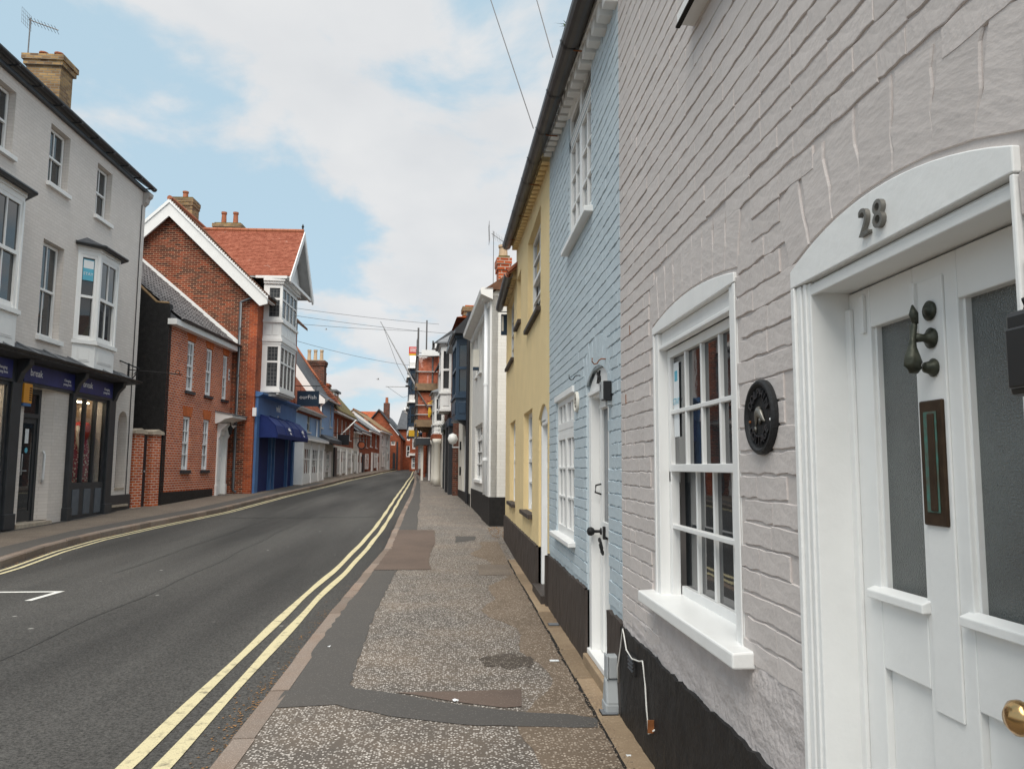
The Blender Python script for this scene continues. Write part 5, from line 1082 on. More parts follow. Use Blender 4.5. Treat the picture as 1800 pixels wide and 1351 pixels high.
# oriel
pr = .70; Y0, Y1 = 31.02, 33.72; P = [(ug(Y0), 0.02), (ug(Y0)+.06, -pr), (ug(Y1)-.06, -pr), (ug(Y1), .02)]
ob = MB()
def og(d): return [(P[0][0]-d, .02), (P[1][0]-d, -pr-d), (P[2][0]+d, -pr-d), (P[3][0]+d, .02)]
ob.prism(og(0), 'z', 6.495, 7.065); ori = ob.build('oriel_window', 'white_matt', Gh.e)
for a, b, d in ((4.30, 4.40, .03), (6.20, 6.30, .02), (6.30, 6.42, .06), (6.42, 6.50, .02), (7.06, 7.16, .07), (8.55, 8.62, -.03), (8.62, 8.72, .05), (8.72, 8.90, .10)): MB().prism(og(d), 'z', a, b).build('oriel_moulding', 'white_matt', ori)
for (ax, ay), (bx, by), cols in ((P[0], P[1], 1), (P[1], P[2], 4), (P[2], P[3], 1)):
    T, ln = face_T(ax, ay, bx, by)
    for z0, z1 in ((4.40, 6.20), (7.16, 8.55)):
        window(Gh.e, .0 if cols > 1 else .12, ln, z0, z1, .0, cols, (.38, .62), None, .10, .075, mat_='white_matt', pane='leaded', fd=.07, T=T)
        if cols == 1: q = MB(); q.T = T; q.box(.0, .119, .0, .07, z0, z1); q.build('post', 'white_matt', ori)
    q = MB(); q.T = T; n_ = 2 if cols == 1 else 8
    for k in range(n_): a = .08+(ln-.16)*k/n_; q.box(a+.03, a+(ln-.16)/n_-.03, -.012, .0, 6.56, 6.98)
    q.build('panel_mould', 'white_gloss', ori, bevel=.008)
dn = MB()
k = 0
while P[1][0]+k*.13 < P[2][0]: MB().box(P[1][0]+k*.13, P[1][0]+k*.13+.06, -pr+.02, -pr+.10, 4.22, 4.30).build('dentil', 'white_matt', ori); k += 1
MB().prism([(P[0][0], .02), (P[1][0]+.1, -pr+.12), (P[2][0]-.1, -pr+.12), (P[3][0], .02)], 'z', 4.16, 4.3).build('oriel_soffit', 'soffit', ori)
chimney(Gh, 32.6, 3.85, .8, .88, 10.2, 12.42, 'stock_brick', 1, 'clay', 'tile_moss', .42, corb=.03)
chimney(Gh, 35.0, 2.75, .6, 1.15, 10.5, 12.15, 'stock_brick', 2, 'clay', 'tile_moss', .62, corb=.05)
downpipe(Gh, 30.08, .62, .4, 8.0, 'pipe_grey', .05, swan=.8); halfpipe(Gh, [(ug(30.0), -.50, 7.90), (ug(31.0), -.50, 7.90)], .07, 'gutter_black'); MB().box(ug(29.9), ug(31.0), -.44, -.3, 7.72, 7.84).build('eaves_board', 'white_matt', Gh.e)
# blue shop front
f0, f1 = ug(30.35), ug(36.7)
MB().box(f0, f1, -.12, .13, 3.32, 4.10).build('fascia', 'shop_blue', Gh.e); MB().prism([(-.12, 4.06), (-.30, 4.16), (-.30, 4.22), (.12, 4.30), (.12, 4.06)], 'x', f0-.05, f1+.05).build('cornice', 'shop_blue', Gh.e)
text('wild', .42, 'sign_white', Gh.e, ug(33.4), -.125, 3.80, 'lettering', .004); MB().lathe([(.05, -.125), (.05, -.121)], (ug(33.4), 0, 3.48), 'y', 10).build('fascia_dot', 'sign_white', Gh.e)
for a, b in ((30.35, 30.75), (32.6, 32.75), (33.1, 33.25), (35.4, 35.55), (36.4, 36.7)): MB().box(ug(a), ug(b), -.10, .13, .3, 3.32).build('pilaster', 'shop_blue', Gh.e)
for a, b in ((30.75, 32.6), (33.25, 35.4), (35.55, 36.4)): MB().box(ug(a), ug(b), -.02, .10, .35, 3.32).build('shutter', 'deep_blue', Gh.e)
for yy in (30.9, 32.4, 33.4, 35.2): MB().box(ug(yy), ug(yy)+.05, -.05, -.02, .4, 3.3).build('shutter_batten', 'shop_blue', Gh.e)
MB().box(ug(32.75), ug(33.1), .02, .10, .4, 3.3).build('door', 'deep_blue', Gh.e)
aw = MB(); a0, a1 = ug(30.7), ug(36.2); aw.prism([(-.1, 3.42), (-.42, 3.30), (-.72, 3.0), (-.82, 2.66), (-.80, 2.50), (-.76, 2.50), (-.78, 2.66), (-.68, 2.98), (-.40, 3.26), (-.1, 3.38)], 'x', a0, a1); aw.prism([(-.1, 3.40), (-.42, 3.28), (-.72, 2.98), (-.8, 2.64), (-.8, 2.52), (-.1, 2.52)], 'x', a0, a0+.02); aw.prism([(-.1, 3.40), (-.42, 3.28), (-.72, 2.98), (-.8, 2.64), (-.8, 2.52), (-.1, 2.52)], 'x', a1-.02, a1)
awo = aw.build('awning', 'deep_blue', Gh.e)
for k in range(1, 4): MB().tube([(a0+(a1-a0)*k/4, -.1, 3.44), (a0+(a1-a0)*k/4, -.42, 3.31), (a0+(a1-a0)*k/4, -.72, 3.01), (a0+(a1-a0)*k/4, -.82, 2.66)], .02, 6).build('awning_rib', 'deep_blue', awo)
Ta = Matrix.Translation((0, -.80, 2.86)) @ Matrix.Rotation(-RD(24), 4, 'X')
for k in (.35, .80):
    text('wild', .24, 'sign_white', awo, a0+(a1-a0)*k, -.02, .04, 'lettering', .003, T=Ta); text('fish', .14, 'sign_white', awo, a0+(a1-a0)*k, -.015, -.14, 'lettering', .003, T=Ta)
MB().box(ug(30.2)-.1, ug(30.2)-.02, -.12, .02, 3.3, 3.62).build('meter_box', 'upvc', Gh.e)
hs = thing('hanging_fish_sign', 'dark navy hanging shop sign with white script on an iron arm', 'sign', (-6.9, 36.9, 4.2), pi/2)
MB().box(-.03, .03, -.55, .45, 0, .72).build('board', 'sign_navy' if 'sign_navy' in M else 'navy', hs); MB().tube([(0, -.6, .95), (0, .8, .95)], .02, 6).build('arm', 'iron', hs)
for bq in (-.4, .3): MB().tube([(0, bq, .72), (0, bq, .95)], .01, 6).build('chain', 'iron', hs)
text('ourFish', .26, 'sign_white', hs, 0, 0, .42, 'lettering', .003, T=Matrix.Translation((-.033, -.05, 0)) @ Matrix.Rotation(-pi/2, 4, 'Z'))

# ---------------------------------------------------------------- low blue house with red tiled roof and white shop window
def simple_sash(H, a, b, h0, h1, mat_='white_matt', cols=2, rows=(1, 1), y=.06, fw=.08, sl_='white_matt', pane='glass', split=False):
    x0, x1 = H.uu(a, b); w_ = window(H.e, x0, x1, h0, h1, y, cols, rows, 1 if len(rows) > 1 else None, fw, .035, mat_, pane, split=split)
    MB().box(x0-.05, x1+.05, -.06, y+.05, h0-.07, h0).build('sill', sl_, w_); return w_
Q = House('low_blue_house', 'low sky blue house with red tiled roof above a white panelled shop window', 'house', (-7.6, 36.95), (-7.6, 44.55), 'L')
wall(Q, 'sky_blue', 36.95, 44.55, -.1, 4.25, [(37.15, 38.0, 3.0, 4.0), (40.9, 41.9, 3.2, 4.1)], t=.2)
simple_sash(Q, 37.15, 38.0, 3.0, 4.0, 'cream'); simple_sash(Q, 40.9, 41.9, 3.2, 4.1, 'cream')
MB().prism([(-.30, 4.22), (2.9, 8.5), (3.1, 8.5), (3.1, 4.0), (.0, 4.0)], 'x', Q.u(36.7), Q.u(44.5)).build('roof', 'tiles_far', Q.e)
halfpipe(Q, [(Q.u(36.7), -.34, 4.24), (Q.u(44.6), -.34, 4.22)], .075, 'upvc'); MB().box(Q.u(36.7), Q.u(44.5), -.28, -.0, 4.10, 4.2).build('eaves_board', 'white_matt', Q.e)
downpipe(Q, 37.05, -.06, .7, 4.2, 'upvc', .045, swan=.28); downpipe(Q, 43.4, -.06, .8, 3.9, 'upvc', .045)
sf = MB(); sf.box(Q.u(37.6), Q.u(44.0), -.45, .0, .55, .95); sf.box(Q.u(37.6), Q.u(44.0), -.45, .0, 2.35, 2.72); sfo = sf.build('shop_front', 'white_matt', Q.e)
MB().prism([(-.62, 2.70), (0, 2.74), (0, 3.05), (-.62, 2.80)], 'x', Q.u(37.5), Q.u(44.2)).build('shop_canopy', 'lead', sfo); MB().box(Q.u(37.5), Q.u(44.2), -.63, -.55, 2.66, 2.78).build('canopy_board', 'white_matt', sfo)
for a, b in ((37.65, 39.7), (39.8, 41.9), (42.0, 43.4)):
    x0, x1 = Q.uu(a, b); window(Q.e, x0, x1, .95, 2.35, -.44, 4, (1, 1.4), None, .10, .06, 'white_matt', 'glass')
for yy in (37.6, 39.72, 41.92, 43.4): MB().box(Q.u(yy)-.05, Q.u(yy)+.09, -.50, -.40, .55, 2.72).build('shop_post', 'white_matt', sfo)
MB().box(Q.u(37.6)-.02, Q.u(37.6)+.03, -.44, .0, .55, 2.70).build('shop_cheek', 'white_matt', sfo); MB().box(Q.u(43.55), Q.u(44.4), -.1, .0, .7, 2.9).build('side_door', 'cream', sfo)
MB().box(Q.u(36.95), Q.u(37.5), -.06, .0, .55, 2.9).build('corner_board', 'sky_blue', Q.e)
# ---------------------------------------------------------------- blue gabled house with slate roof
T5 = House('slate_gabled_house', 'sky blue gabled house with white bargeboard and steep slate roof', 'house', (-7.6, 44.6), (-7.55, 49.3), 'L')
wall(T5, 'sky_blue', 44.6, 49.3, -.1, 5.5, [(44.85, 45.6, 3.62, 5.0), (47.9, 48.6, 3.8, 5.1)], t=.2)
simple_sash(T5, 44.85, 45.6, 3.62, 5.0, 'cream'); simple_sash(T5, 47.9, 48.6, 3.8, 5.1, 'white_matt')
MB().prism([(0.01, 0), (8, 0), (8, 5.1), (4.2, 10.7), (.3, 5.3), (0.01, 5.0)], 'x', T5.u(44.6), T5.u(44.85)).build('gable_wall', 'sky_blue', T5.e)
MB().prism([(-.35, 5.22), (.35, 5.75), (4.2, 11.25), (8.3, 5.3), (8.3, 5.2), (4.2, 11.1), (.3, 5.6), (-.35, 5.12)], 'x', T5.u(44.35), T5.u(49.4)).build('roof', 'slates', T5.e)
MB().prism([(-.32, 5.16), (.35, 5.70), (4.2, 11.2), (4.2, 10.35), (.62, 5.25), (.36, 4.92), (-.30, 4.92)], 'x', T5.u(44.32), T5.u(44.36)+.01).build('bargeboard', 'white_matt', T5.e)
MB().tube([(T5.u(49.4), -.35, 5.25), (T5.u(49.4), .35, 5.82), (T5.u(49.4), 4.2, 11.3)], .09, 6).build('verge_tiles', 'clay', T5.e)
halfpipe(T5, [(T5.u(44.4), -.40, 5.22), (T5.u(49.5), -.40, 5.22)], .075, 'upvc'); downpipe(T5, 44.5, -.06, 3.1, 5.15, 'upvc', .05, swan=.33, shoe=False)
MB().prism([(-.55, 2.75), (0, 2.80), (0, 3.25), (-.55, 2.95)], 'x', T5.u(44.7), T5.u(49.4)).build('shop_canopy', 'slate', T5.e)
MB().box(T5.u(44.7), T5.u(49.2), -.06, -.0, .7, 2.75).build('flint_front', 'stucco_flint', T5.e)
for a, b, mt in ((44.9, 45.5, 'white_matt'), (45.8, 46.3, 'white_matt'), (47.6, 48.2, 'white_matt')): MB().box(T5.u(a), T5.u(b), -.12, -.06, .8, 2.3).build('door', mt, T5.e); 
x0, x1 = T5.uu(46.5, 47.4); window(T5.e, x0, x1, 1.1, 2.2, -.12, 2, (1, 1, 1), None, .06, .05, 'white_matt')
t = thing('black_hanging_sign', 'black square hanging sign beside the grey canopy', 'sign', (-6.95, 49.6, 2.75), pi/2)
MB().box(-.04, .04, -.35, .35, 0, .65).build('board', 'plastic_black', t); MB().tube([(0, -.4, .75), (0, .65, .75)], .02, 6).build('arm', 'iron', t)
# ---------------------------------------------------------------- red brick houses further along
def row_house(name, label, p0, p1, side, hw, wallm, roofm, hr, wins=(), gwins=(), depth=5.4, ground=None, gm_='white_matt', ov=.25, trim='white_matt', cols=2, gh=3.0, group=None, wins_pane='glass'):
    H = House(name, label, 'house', p0, p1, side, group); y0, y1 = p0[1], p1[1]; gz = g((y0+y1)/2)
    ops = [(a, b, c, d) for a, b, c, d in wins]
    wall(H, wallm, y0, y1, -.1, hw, ops, t=.15)
    for a, b, c, d in wins: simple_sash(H, a, b, c, d, trim, cols, pane=wins_pane, fw=.10)
    if roofm:
        roof(H, y0-.1, y1+.1, hw-.05, hr, depth, roofm, ov=ov); gable(H, wallm, y0, hw-.08, hr-.05, depth)
        MB().box(*H.uu(y0, y1), -ov, .0, hw-.16, hw-.06).build('eaves_board', trim, H.e)
    if ground: MB().box(*H.uu(y0+.05, y1-.05), -.05, .0, gz-.1, gh).build('ground_floor_front', ground, H.e)
    for a, b, c, d, kind in gwins:
        x0, x1 = H.uu(a, b)
        if kind == 'w': window(H.e, x0, x1, c, d, -.10, 3, (1, 2), None, .09, .06, gm_)
        elif kind == 'd':
            dd = MB().box(x0, x1, -.11, -.04, c, d).build('door', gm_, H.e); MB().box(x0+.15, x1-.15, -.12, -.11, c+(d-c)*.5, d-.2).build('pane', 'glass', dd)
        else: MB().box(x0, x1, -.14, -.03, c, d).build('post', kind, H.e)
    return H
L6 = row_house('brick_house_with_flagpole', 'red brick house with mossy roof, white dormer and a leaning flagpole', (-7.6, 49.4), (-7.6, 59.6), 'L', 4.95, 'orange_brick', 'tile_moss', 8.2,
    [(49.8, 50.4, 3.3, 4.4), (51.2, 52.0, 3.2, 4.55), (53.2, 54.0, 3.2, 4.55), (55.1, 55.9, 3.2, 4.55), (57.2, 58.0, 3.3, 4.55)],
    [(49.6, 50.6, .8, 2.6, 'charcoal'), (50.9, 52.2, .9, 2.5, 'w'), (52.6, 53.2, .85, 2.6, 'd'), (53.6, 55, .95, 2.5, 'w'), (55.4, 56, .8, 2.6, 'white_matt'), (56.3, 57.8, 1.3, 2.4, 'w'), (58.2, 58.9, .9, 2.6, 'd')], ground='cream', gh=2.75)
dmr = MB().box(L6.u(52.2), L6.u(54.2), .4, 2.5, 5.3, 6.35).build('dormer', 'white_matt', L6.e); MB().box(L6.u(52.1), L6.u(54.3), .25, 2.6, 6.35, 6.48).build('dormer_roof', 'lead', dmr); MB().box(L6.u(52.5), L6.u(53.9), .36, .40, 5.5, 6.2).build('pane', 'glass', dmr)
MB().prism([(.0, 5.0), (-.05, 4.9), (2.6, 7.6), (2.5, 7.75)], 'x', L6.u(59.4), L6.u(59.62)).build('verge_board', 'white_matt', L6.e)
chimney(L6, 50.2, 1.35, .85, 1.3, 5, 8.05, 'old_brick', 3, 'buff_clay', 'stone', .75); chimney(L6, 57.4, 2.1, .8, .9, 5, 7.35, 'orange_brick', 2, 'clay', 'stone', .8, corb=.1)
MB().prism([(-.3, 5.4), (1.6, 7.6), (3.5, 5.4)], 'x', L6.u(49.3), L6.u(50.9)).build('gablet', 'tiles_far', L6.e)
t = thing('leaning_flagpole', 'white flagpole slanting out from the brick house front', 'flagpole', (-7.6, 52.4, 3.4), 0); MB().tube([(0, 0, 0), (1.05, .2, 1.1)], .045, 8).build('pole', 'white_matt', t); MB().lathe([(.09, -.1), (.09, .1)], n=8).build('bracket', 'iron', t)
t = thing('round_hanging_sign', 'round dark hanging sign on a bracket outside the brick house', 'sign', (-6.9, 58.8, 3.0), pi/2); MB().tube([(0, .27*cos(a_), .27*sin(a_)) for a_ in [k*pi/10 for k in range(21)]], .05, 6).build('hoop', 'iron', t); MB().lathe([(.22, -.03), (.22, .03)], (0, 0, 0), 'x', 16).build('disc', 'orange_brick', t); MB().tube([(0, -.5, .5), (0, .7, .5)], .03, 6).build('arm', 'iron', t)
row_house('white_cottage', 'narrow white cottage squeezed between two brick houses', (-7.6, 59.6), (-7.6, 63), 'L', 4.1, 'cream', 'slates', 5.9, [(60.6, 61.4, 3.0, 3.9)], [(60.0, 61, 1.0, 2.4, 'w'), (61.6, 62.3, .9, 2.6, 'd')], ground='stucco_flint', gh=2.6)
row_house('brick_shop_house', 'dark brick house with three white windows under slate', (-7.6, 63), (-7.6, 70), 'L', 4.25, 'orange_brick', 'slates', 6.1, [(63.8, 64.6, 3.05, 4.1), (66, 66.9, 3.05, 4.1), (68.2, 69.1, 3.05, 4.1)], [(63.4, 64.2, .95, 2.5, 'd'), (65, 66.2, .95, 2.4, 'charcoal'), (67, 69.4, 1.2, 2.5, 'w')])
row_house('brick_terrace_house', 'brick house with wide white windows and pale slate roof', (-7.6, 70), (-7.6, 80), 'L', 4.65, 'orange_brick', 'slates_light', 6.6, [(71.2, 73, 3.2, 4.5), (75.8, 77.6, 3.2, 4.5)], [(72, 73, 1.0, 2.7, 'white_matt'), (74.5, 76.5, 1.3, 2.7, 'w'), (77.3, 78.3, 1.0, 2.7, 'd')])
row_house('white_corner_house', 'white house with tan tiled roof at the bend of the street', (-7.6, 80), (-7.35, 90), 'L', 5.1, 'white_brick', 'tile_tan', 7.1, [(82, 83.4, 3.6, 4.7), (86, 87.4, 3.6, 4.7)], [(82, 84, 1.4, 3, 'w'), (86.5, 87.6, 1.1, 3, 'd')])
# end of the street
def endhouse(name, label, x0, x1, y, hw, hr, wallm, roofm, wins, dep=8, doors=()):
    H = thing(name, label, 'house', (x0, y, 0))
    m = wallmesh(0, x1-x0, 0, hw, [(a, b, c, d) for a, b, c, d in wins], 0, .15); m.build('wall', wallm, H)
    MB().box(x1-x0-.2, x1-x0, .15, dep, 0, hw).build('side_wall', wallm, H)
    for a, b, c, d in wins: window(H, a, b, c, d, .06, 2, (1, 1), 1, .12, .05, 'white_matt')
    for a, b, c, d in wins: MB().quad((a, .14, c), (b, .14, c), (b, .14, d), (a, .14, d)).build('room_dark', 'interior', H)
    for a, b, c, d in doors: MB().box(a, b, -.03, .02, c, d).build('door', 'charcoal', H)
    MB().add([(-.3, -.3, hw-.1), (x1-x0+.3, -.3, hw-.1), (x1-x0+.3, dep, hw-.1), (-.3, dep, hw-.1), (.4-.3, dep/2, hr), (x1-x0-.1, dep/2, hr)], [(0, 1, 5, 4), (2, 3, 4, 5), (0, 4, 3), (1, 2, 5)]).build('roof', roofm, H)
    return H
e1 = thing('orange_end_house', 'bright orange brick house closing the street under a dark slate roof', 'house', (-8.9, 92.2, 0))
wallmesh(-2.4, 2.6, 0, 4.7, [(1.45, 1.95, 3.9, 4.4)], 0, .15).build('wall', 'orange_brick', e1); window(e1, 1.45, 1.95, 3.9, 4.4, .06, 2, (1,), None, .08, .05, 'white_matt')
MB().prism([(-2.4, 4.7), (2.6, 4.7), (0, 7.85)], 'y', .0, .2).build('gable_wall', 'orange_brick', e1); MB().box(2.4, 2.6, .15, 20, 0, 4.7).build('side_wall', 'orange_brick', e1)
MB().prism([(0, 7.95), (2.85, 4.55), (2.85, 4.72), (0, 8.12), (-2.85, 4.72), (-2.85, 4.55)], 'y', -.25, 20).build('roof', 'slates_dark', e1)
MB().box(2.1, 2.3, -.03, .02, 1.1, 4.3).build('downpipe', 'charcoal', e1); MB().box(1.7, 2.0, -.04, .0, 1.1, 3.0).build('door', 'charcoal', e1)
MB().box(.2, .9, 3.4, 4.2, 7.0, 9.1).build('chimney', 'old_brick', e1); MB().lathe([(.2, 9.1), (.16, 9.8)], (.55, 3.8, 0), n=8).build('chimney_pot', 'clay', e1)
endhouse('far_orange_roof_house', 'house beyond the bend with a broad patchy orange tiled roof', -15, -9.4, 94, 5.4, 8.2, 'orange_brick', 'tile_orange', [])
e2 = endhouse('tall_end_house', 'taller brick house behind the orange one with weathered slate roof', -6.9, -2.5, 97, 6.1, 8.6, 'orange_brick', 'slates', [(1.0, 1.7, 4.6, 5.7), (.95, 1.75, 2.6, 4.0), (3.1, 3.8, 4.6, 5.7), (2.6, 3.5, 2.6, 4.0)], doors=[(2.0, 2.4, 1.1, 2.9)])
e3 = endhouse('white_shop_end_house', 'brick house at the bend with white ground floor shop windows', -4.8, 1.0, 84.5, 6.6, 9.3, 'orange_brick', 'tile_brown', [(.2, .75, 1.2, 2.4), (.9, 1.5, 1.2, 2.4), (.25, .8, 3.3, 4.6), (1.2, 1.75, 3.3, 4.6)])
MB().box(-.1, 2.2, -.35, -.02, 2.6, 2.85).build('shop_cornice', 'white_matt', e3)
# white swan figure on the far roof
sw = thing('roof_swan', 'white swan figure standing on the far roof ridge', 'swan figure', (-4.55, 90, 7.35))
b_ = MB(); b_.tube([(-1.3, 0, .35), (-1.0, 0, .25), (-.4, 0, .42), (.3, 0, .5), (.9, 0, .62), (1.4, 0, .85)], [.05, .30, .42, .40, .28, .04], 12); b_.build('body', 'bird_white', sw, smooth=True)
MB().tube([(-1.15, 0, .35), (-1.28, 0, .65), (-1.05, 0, .95), (-.75, 0, 1.15), (-.70, 0, 1.35), (-.90, 0, 1.45), (-1.1, 0, 1.38)], [.16, .12, .10, .09, .09, .10, .03], 8).build('neck', 'bird_white', sw, smooth=True); MB().box(-.25, .25, -.25, .25, -.4, .1).build('plinth', 'orange_brick', sw)

# ---------------------------------------------------------------- right side beyond the alley: white house
Wh = House('white_brick_house', 'white painted brick house with black plinth and white box gutter', 'house', (.84, 18.2), (.52, 24.3), 'R')
uw = Wh.u
WO = [(19.15, 19.75, 1.10, 2.68), (20.55, 23.0, 1.08, 2.62), (19.2, 19.7, 4.0, 5.2), (20.95, 21.55, 4.02, 5.2), (22.45, 22.95, 4.05, 5.2)]
wall(Wh, 'white_brick', 18.2, 24.3, -.1, 5.5, WO, t=.14)
for a, b, c, d in WO: simple_sash(Wh, a, b, c+.02, d, 'white_matt', 2 if d-c > 1.55 and b-a < 2 else 3, (1, 1, 1, 1) if b-a > 2 else (1, 1), .07, .07, split=True)
MB().prism([(0, -.1), (5, -.1), (5, 5.6), (2.5, 7.4), (0, 5.55)], 'x', uw(18.2)-.2, uw(18.2)).build('flank_wall', 'white_brick', Wh.e)
MB().box(uw(20.3), uw(18.2)+.012, -.03, .0, -.1, .76).build('plinth', 'black_plinth', Wh.e); MB().box(uw(24.3), uw(20.3)-.002, -.012, .0, -.1, .80).build('plinth', 'black_plinth', Wh.e); MB().box(uw(18.2)+.001, uw(18.2)+.014, 0.0, 1.0, -.1, .76).build('plinth_return', 'black_plinth', Wh.e)
MB().box(uw(19.0), uw(18.25), -.045, .0, .76, 5.4).build('pier', 'white_matt', Wh.e)
MB().prism([(0, 5.38), (-.28, 5.50), (-.30, 5.62), (-.26, 5.66), (0, 5.66)], 'x', uw(24.5), uw(18.1)).build('box_gutter', 'white_matt', Wh.e); k = 0
while 18.4+k*.2 < 24.2: MB().box(uw(18.4+k*.2)-.04, uw(18.4+k*.2)+.04, -.10, .0, 5.26, 5.36).build('dentil', 'white_matt', Wh.e); k += 1
downpipe(Wh, 18.75, -.09, .8, 5.5, 'upvc', .05, shoe=False); MB().box(uw(19.0), uw(18.5), -.22, .0, 5.42, 5.66).build('hopper', 'white_matt', Wh.e)
MB().prism([(-.2, 5.62), (2.5, 7.5), (5.2, 5.6)], 'x', uw(24.4), uw(18.1)).build('roof', 'tile_brown', Wh.e)
chimney(Wh, 19.2, .36, .5, .28, 5.4, 6.62, 'red_brick', 1, 'buff_clay', 'tile_moss', .38, corb=.03)
aerial('slim_aerial', 'television aerial on a slim pole behind the yellow cottage eaves', .87, 18.55, 5.6, 7.15, .45)
MB().box(uw(22.1), uw(21.9), -.16, .0, 4.25, 4.75).build('bell_box', 'cream', Wh.e); MB().box(uw(22.1), uw(21.9), -.16, .0, 4.17, 4.25).build('bell_box_base', 'navy', Wh.e)
# ---------------------------------------------------------------- cream house with navy oriel
Nh = House('navy_oriel_house', 'cream fronted house with navy blue oriel window and black downpipe', 'house', (.50, 24.3), (.14, 29.4), 'R')
un = Nh.u
wall(Nh, 'cream', 24.3, 29.4, -.1, 5.7, [(26.0, 27.5, .4, 2.9)], t=.15)
MB().box(*Nh.uu(26.05, 27.45), .06, .10, .4, 2.5).build('door', 'white_matt', Nh.e); MB().box(*Nh.uu(26.1, 27.4), .05, .1, 2.5, 2.86).build('fanlight', 'glass_pale', Nh.e)
MB().box(*Nh.uu(24.35, 29.3), -.02, .0, 0, .62).build('plinth', 'black_plinth', Nh.e)
def box_oriel(H, y0, y1, pr, h0, hs, h1, hr, mat_, rm, matp=None):
    a, b = H.uu(y0, y1); P = [(a, 0), (a+.12, -pr), (b-.12, -pr), (b, 0)]
    def og(d): return [(P[0][0]-d, .0), (P[1][0]-d, -pr-d), (P[2][0]+d, -pr-d), (P[3][0]+d, .0)]
    o = MB().prism(og(0), 'z', h0, hs-.05).build('oriel_window', mat_, H.e)
    for z0_, z1_, d_ in ((hs-.06, hs+.03, .05), (h1-.12, h1, 0), (h1-.002, h1+.08, .06), (h0-.05, h0+.06, .03)): MB().prism(og(d_), 'z', z0_, z1_).build('oriel_moulding', mat_, o)
    for i in range(3):
        T, ln = face_T(*P[i], *P[i+1]); window(H.e, .0, ln, hs+.03, h1-.12, .0, 2 if i == 1 else 1, (1, 1), 1, .10, .05, mat_, 'glass' if i else 'glass', fd=.06, T=T)
        q = MB(); q.T = T; q.box(.10, ln-.10, -.016, .0, h0+.16, hs-.18); q.build('panel', matp or mat_, o, bevel=.02)
    q = MB(); Q_ = og(.16); q.add([(x, y, h1+.08) for x, y in Q_] + [(x, y, h1+.14) for x, y in Q_] + [(P[1][0], .05, hr), (P[2][0], .05, hr)], [(0, 1, 2, 3), (0, 1, 5, 4), (1, 2, 6, 5), (2, 3, 7, 6), (4, 5, 8), (5, 6, 9, 8), (6, 7, 9)]); q.build('oriel_roof', rm, o)
    return o
nb_ = box_oriel(Nh, 25.2, 27.3, .42, 3.0, 3.72, 5.62, 6.1, 'navy', 'gutter_black')
MB().prism([(0, 2.45), (-.06, 2.5), (-.1, 2.75), (-.34, 2.92), (-.34, 2.97), (0, 2.97)], 'x', un(25.5), un(25.35)).build('bracket', 'gutter_black', nb_)
MB().tube([(un(25.0), -.05, .3), (un(25.0), -.05, 5.5)], .06, 8).build('downpipe', 'gutter_black', Nh.e)
MB().prism([(-.50, 5.72), (-.50, 5.86), (-.1, 6.28), (-.12, 6.40), (2.5, 7.2), (4, 5.7)], 'x', un(29.6), un(24.9)).build('roof', 'gutter_black', Nh.e); MB().prism([(-.42, 6.34), (.5, 6.48), (2.5, 7.3), (2.5, 7.0), (.2, 6.30)], 'x', un(28), un(25.4)).build('roof_tiles', 'tile_orange', Nh.e)
chimney(Nh, 26.2, .15, .5, .5, 6.0, 6.8, 'stock_brick', 0, cap='tile_orange', corb=.06)
t = thing('globe_lamp', 'white globe lamp on a bracket beside the cream door', 'lamp', (-.08, 28.4, 2.45), 0); MB().lathe([(.02, -.20), (.13, -.15), (.19, 0), (.13, .15), (.02, .20)], n=20).build('globe', 'lamp_white', t, smooth=True); MB().tube([(0, 0, -.2), (0, 0, -.3), (.30, 0, -.3)], .025, 8).build('bracket', 'upvc', t)
for k in range(2): MB().box(*Nh.uu(28.1, 28.3), -.05, 0, 1.15+k*.9, 1.45+k*.9).build('letter_box', 'iron', Nh.e)
# ---------------------------------------------------------------- old brick house with white oriel
Oh = House('white_oriel_house', 'old dark brick house with white oriel window over a black shopfront', 'house', (-.06, 29.5), (-.50, 36.6), 'R'); uo = Oh.u
wall(Oh, 'old_brick', 29.5, 36.6, -.1, 6.3, [(30.6, 31.6, .5, 2.8)], t=.2); MB().box(uo(29.5), uo(29.5)+.012, 0, .6, -.1, 6.3).build('flank_wall', 'old_brick', Oh.e)
box_oriel(Oh, 31.4, 33.6, .42, 3.72, 4.42, 6.32, 6.85, 'white_matt', 'lead')
roof(Oh, 29.4, 36.6, 6.3, 8.4, 5, 'slates', .2)
for a, b, mt, d in ((30.0, 30.6, 'charcoal', -.14), (31.6, 32.0, 'gutter_black', -.18), (32.0, 32.5, 'stucco_flint', -.10), (33.0, 33.8, 'white_matt', -.1), (34.2, 34.9, 'charcoal', -.14), (35.6, 36.4, 'cream', -.12)): MB().box(*Oh.uu(a, b), d, .02, .3, 3.2).build('shop_pilaster', mt, Oh.e)
MB().box(*Oh.uu(29.9, 36.5), -.16, .02, 3.0, 3.3).build('fascia', 'navy', Oh.e)
m = MB()
for k in range(500):
    c = Vector((rnd.gauss(0, .16), rnd.gauss(0, .35), rnd.gauss(0, .22))); a_ = rnd.uniform(0, pi); s_ = .035; m.add([c+Vector((s_*cos(a_), s_*sin(a_), 0)), c+Vector((-s_*sin(a_), s_*cos(a_), .02)), c-Vector((s_*cos(a_), s_*sin(a_), -.02))], [(0, 1, 2)])
hb = thing('hanging_plant', 'green plant trailing below the white oriel window', 'plant', (-.36, 33.0, 3.1)); m.build('foliage', 'weed', hb); MB().lathe([(.05, -.35), (.16, -.15), (.16, -.1)], n=12).build('basket', 'iron', hb)
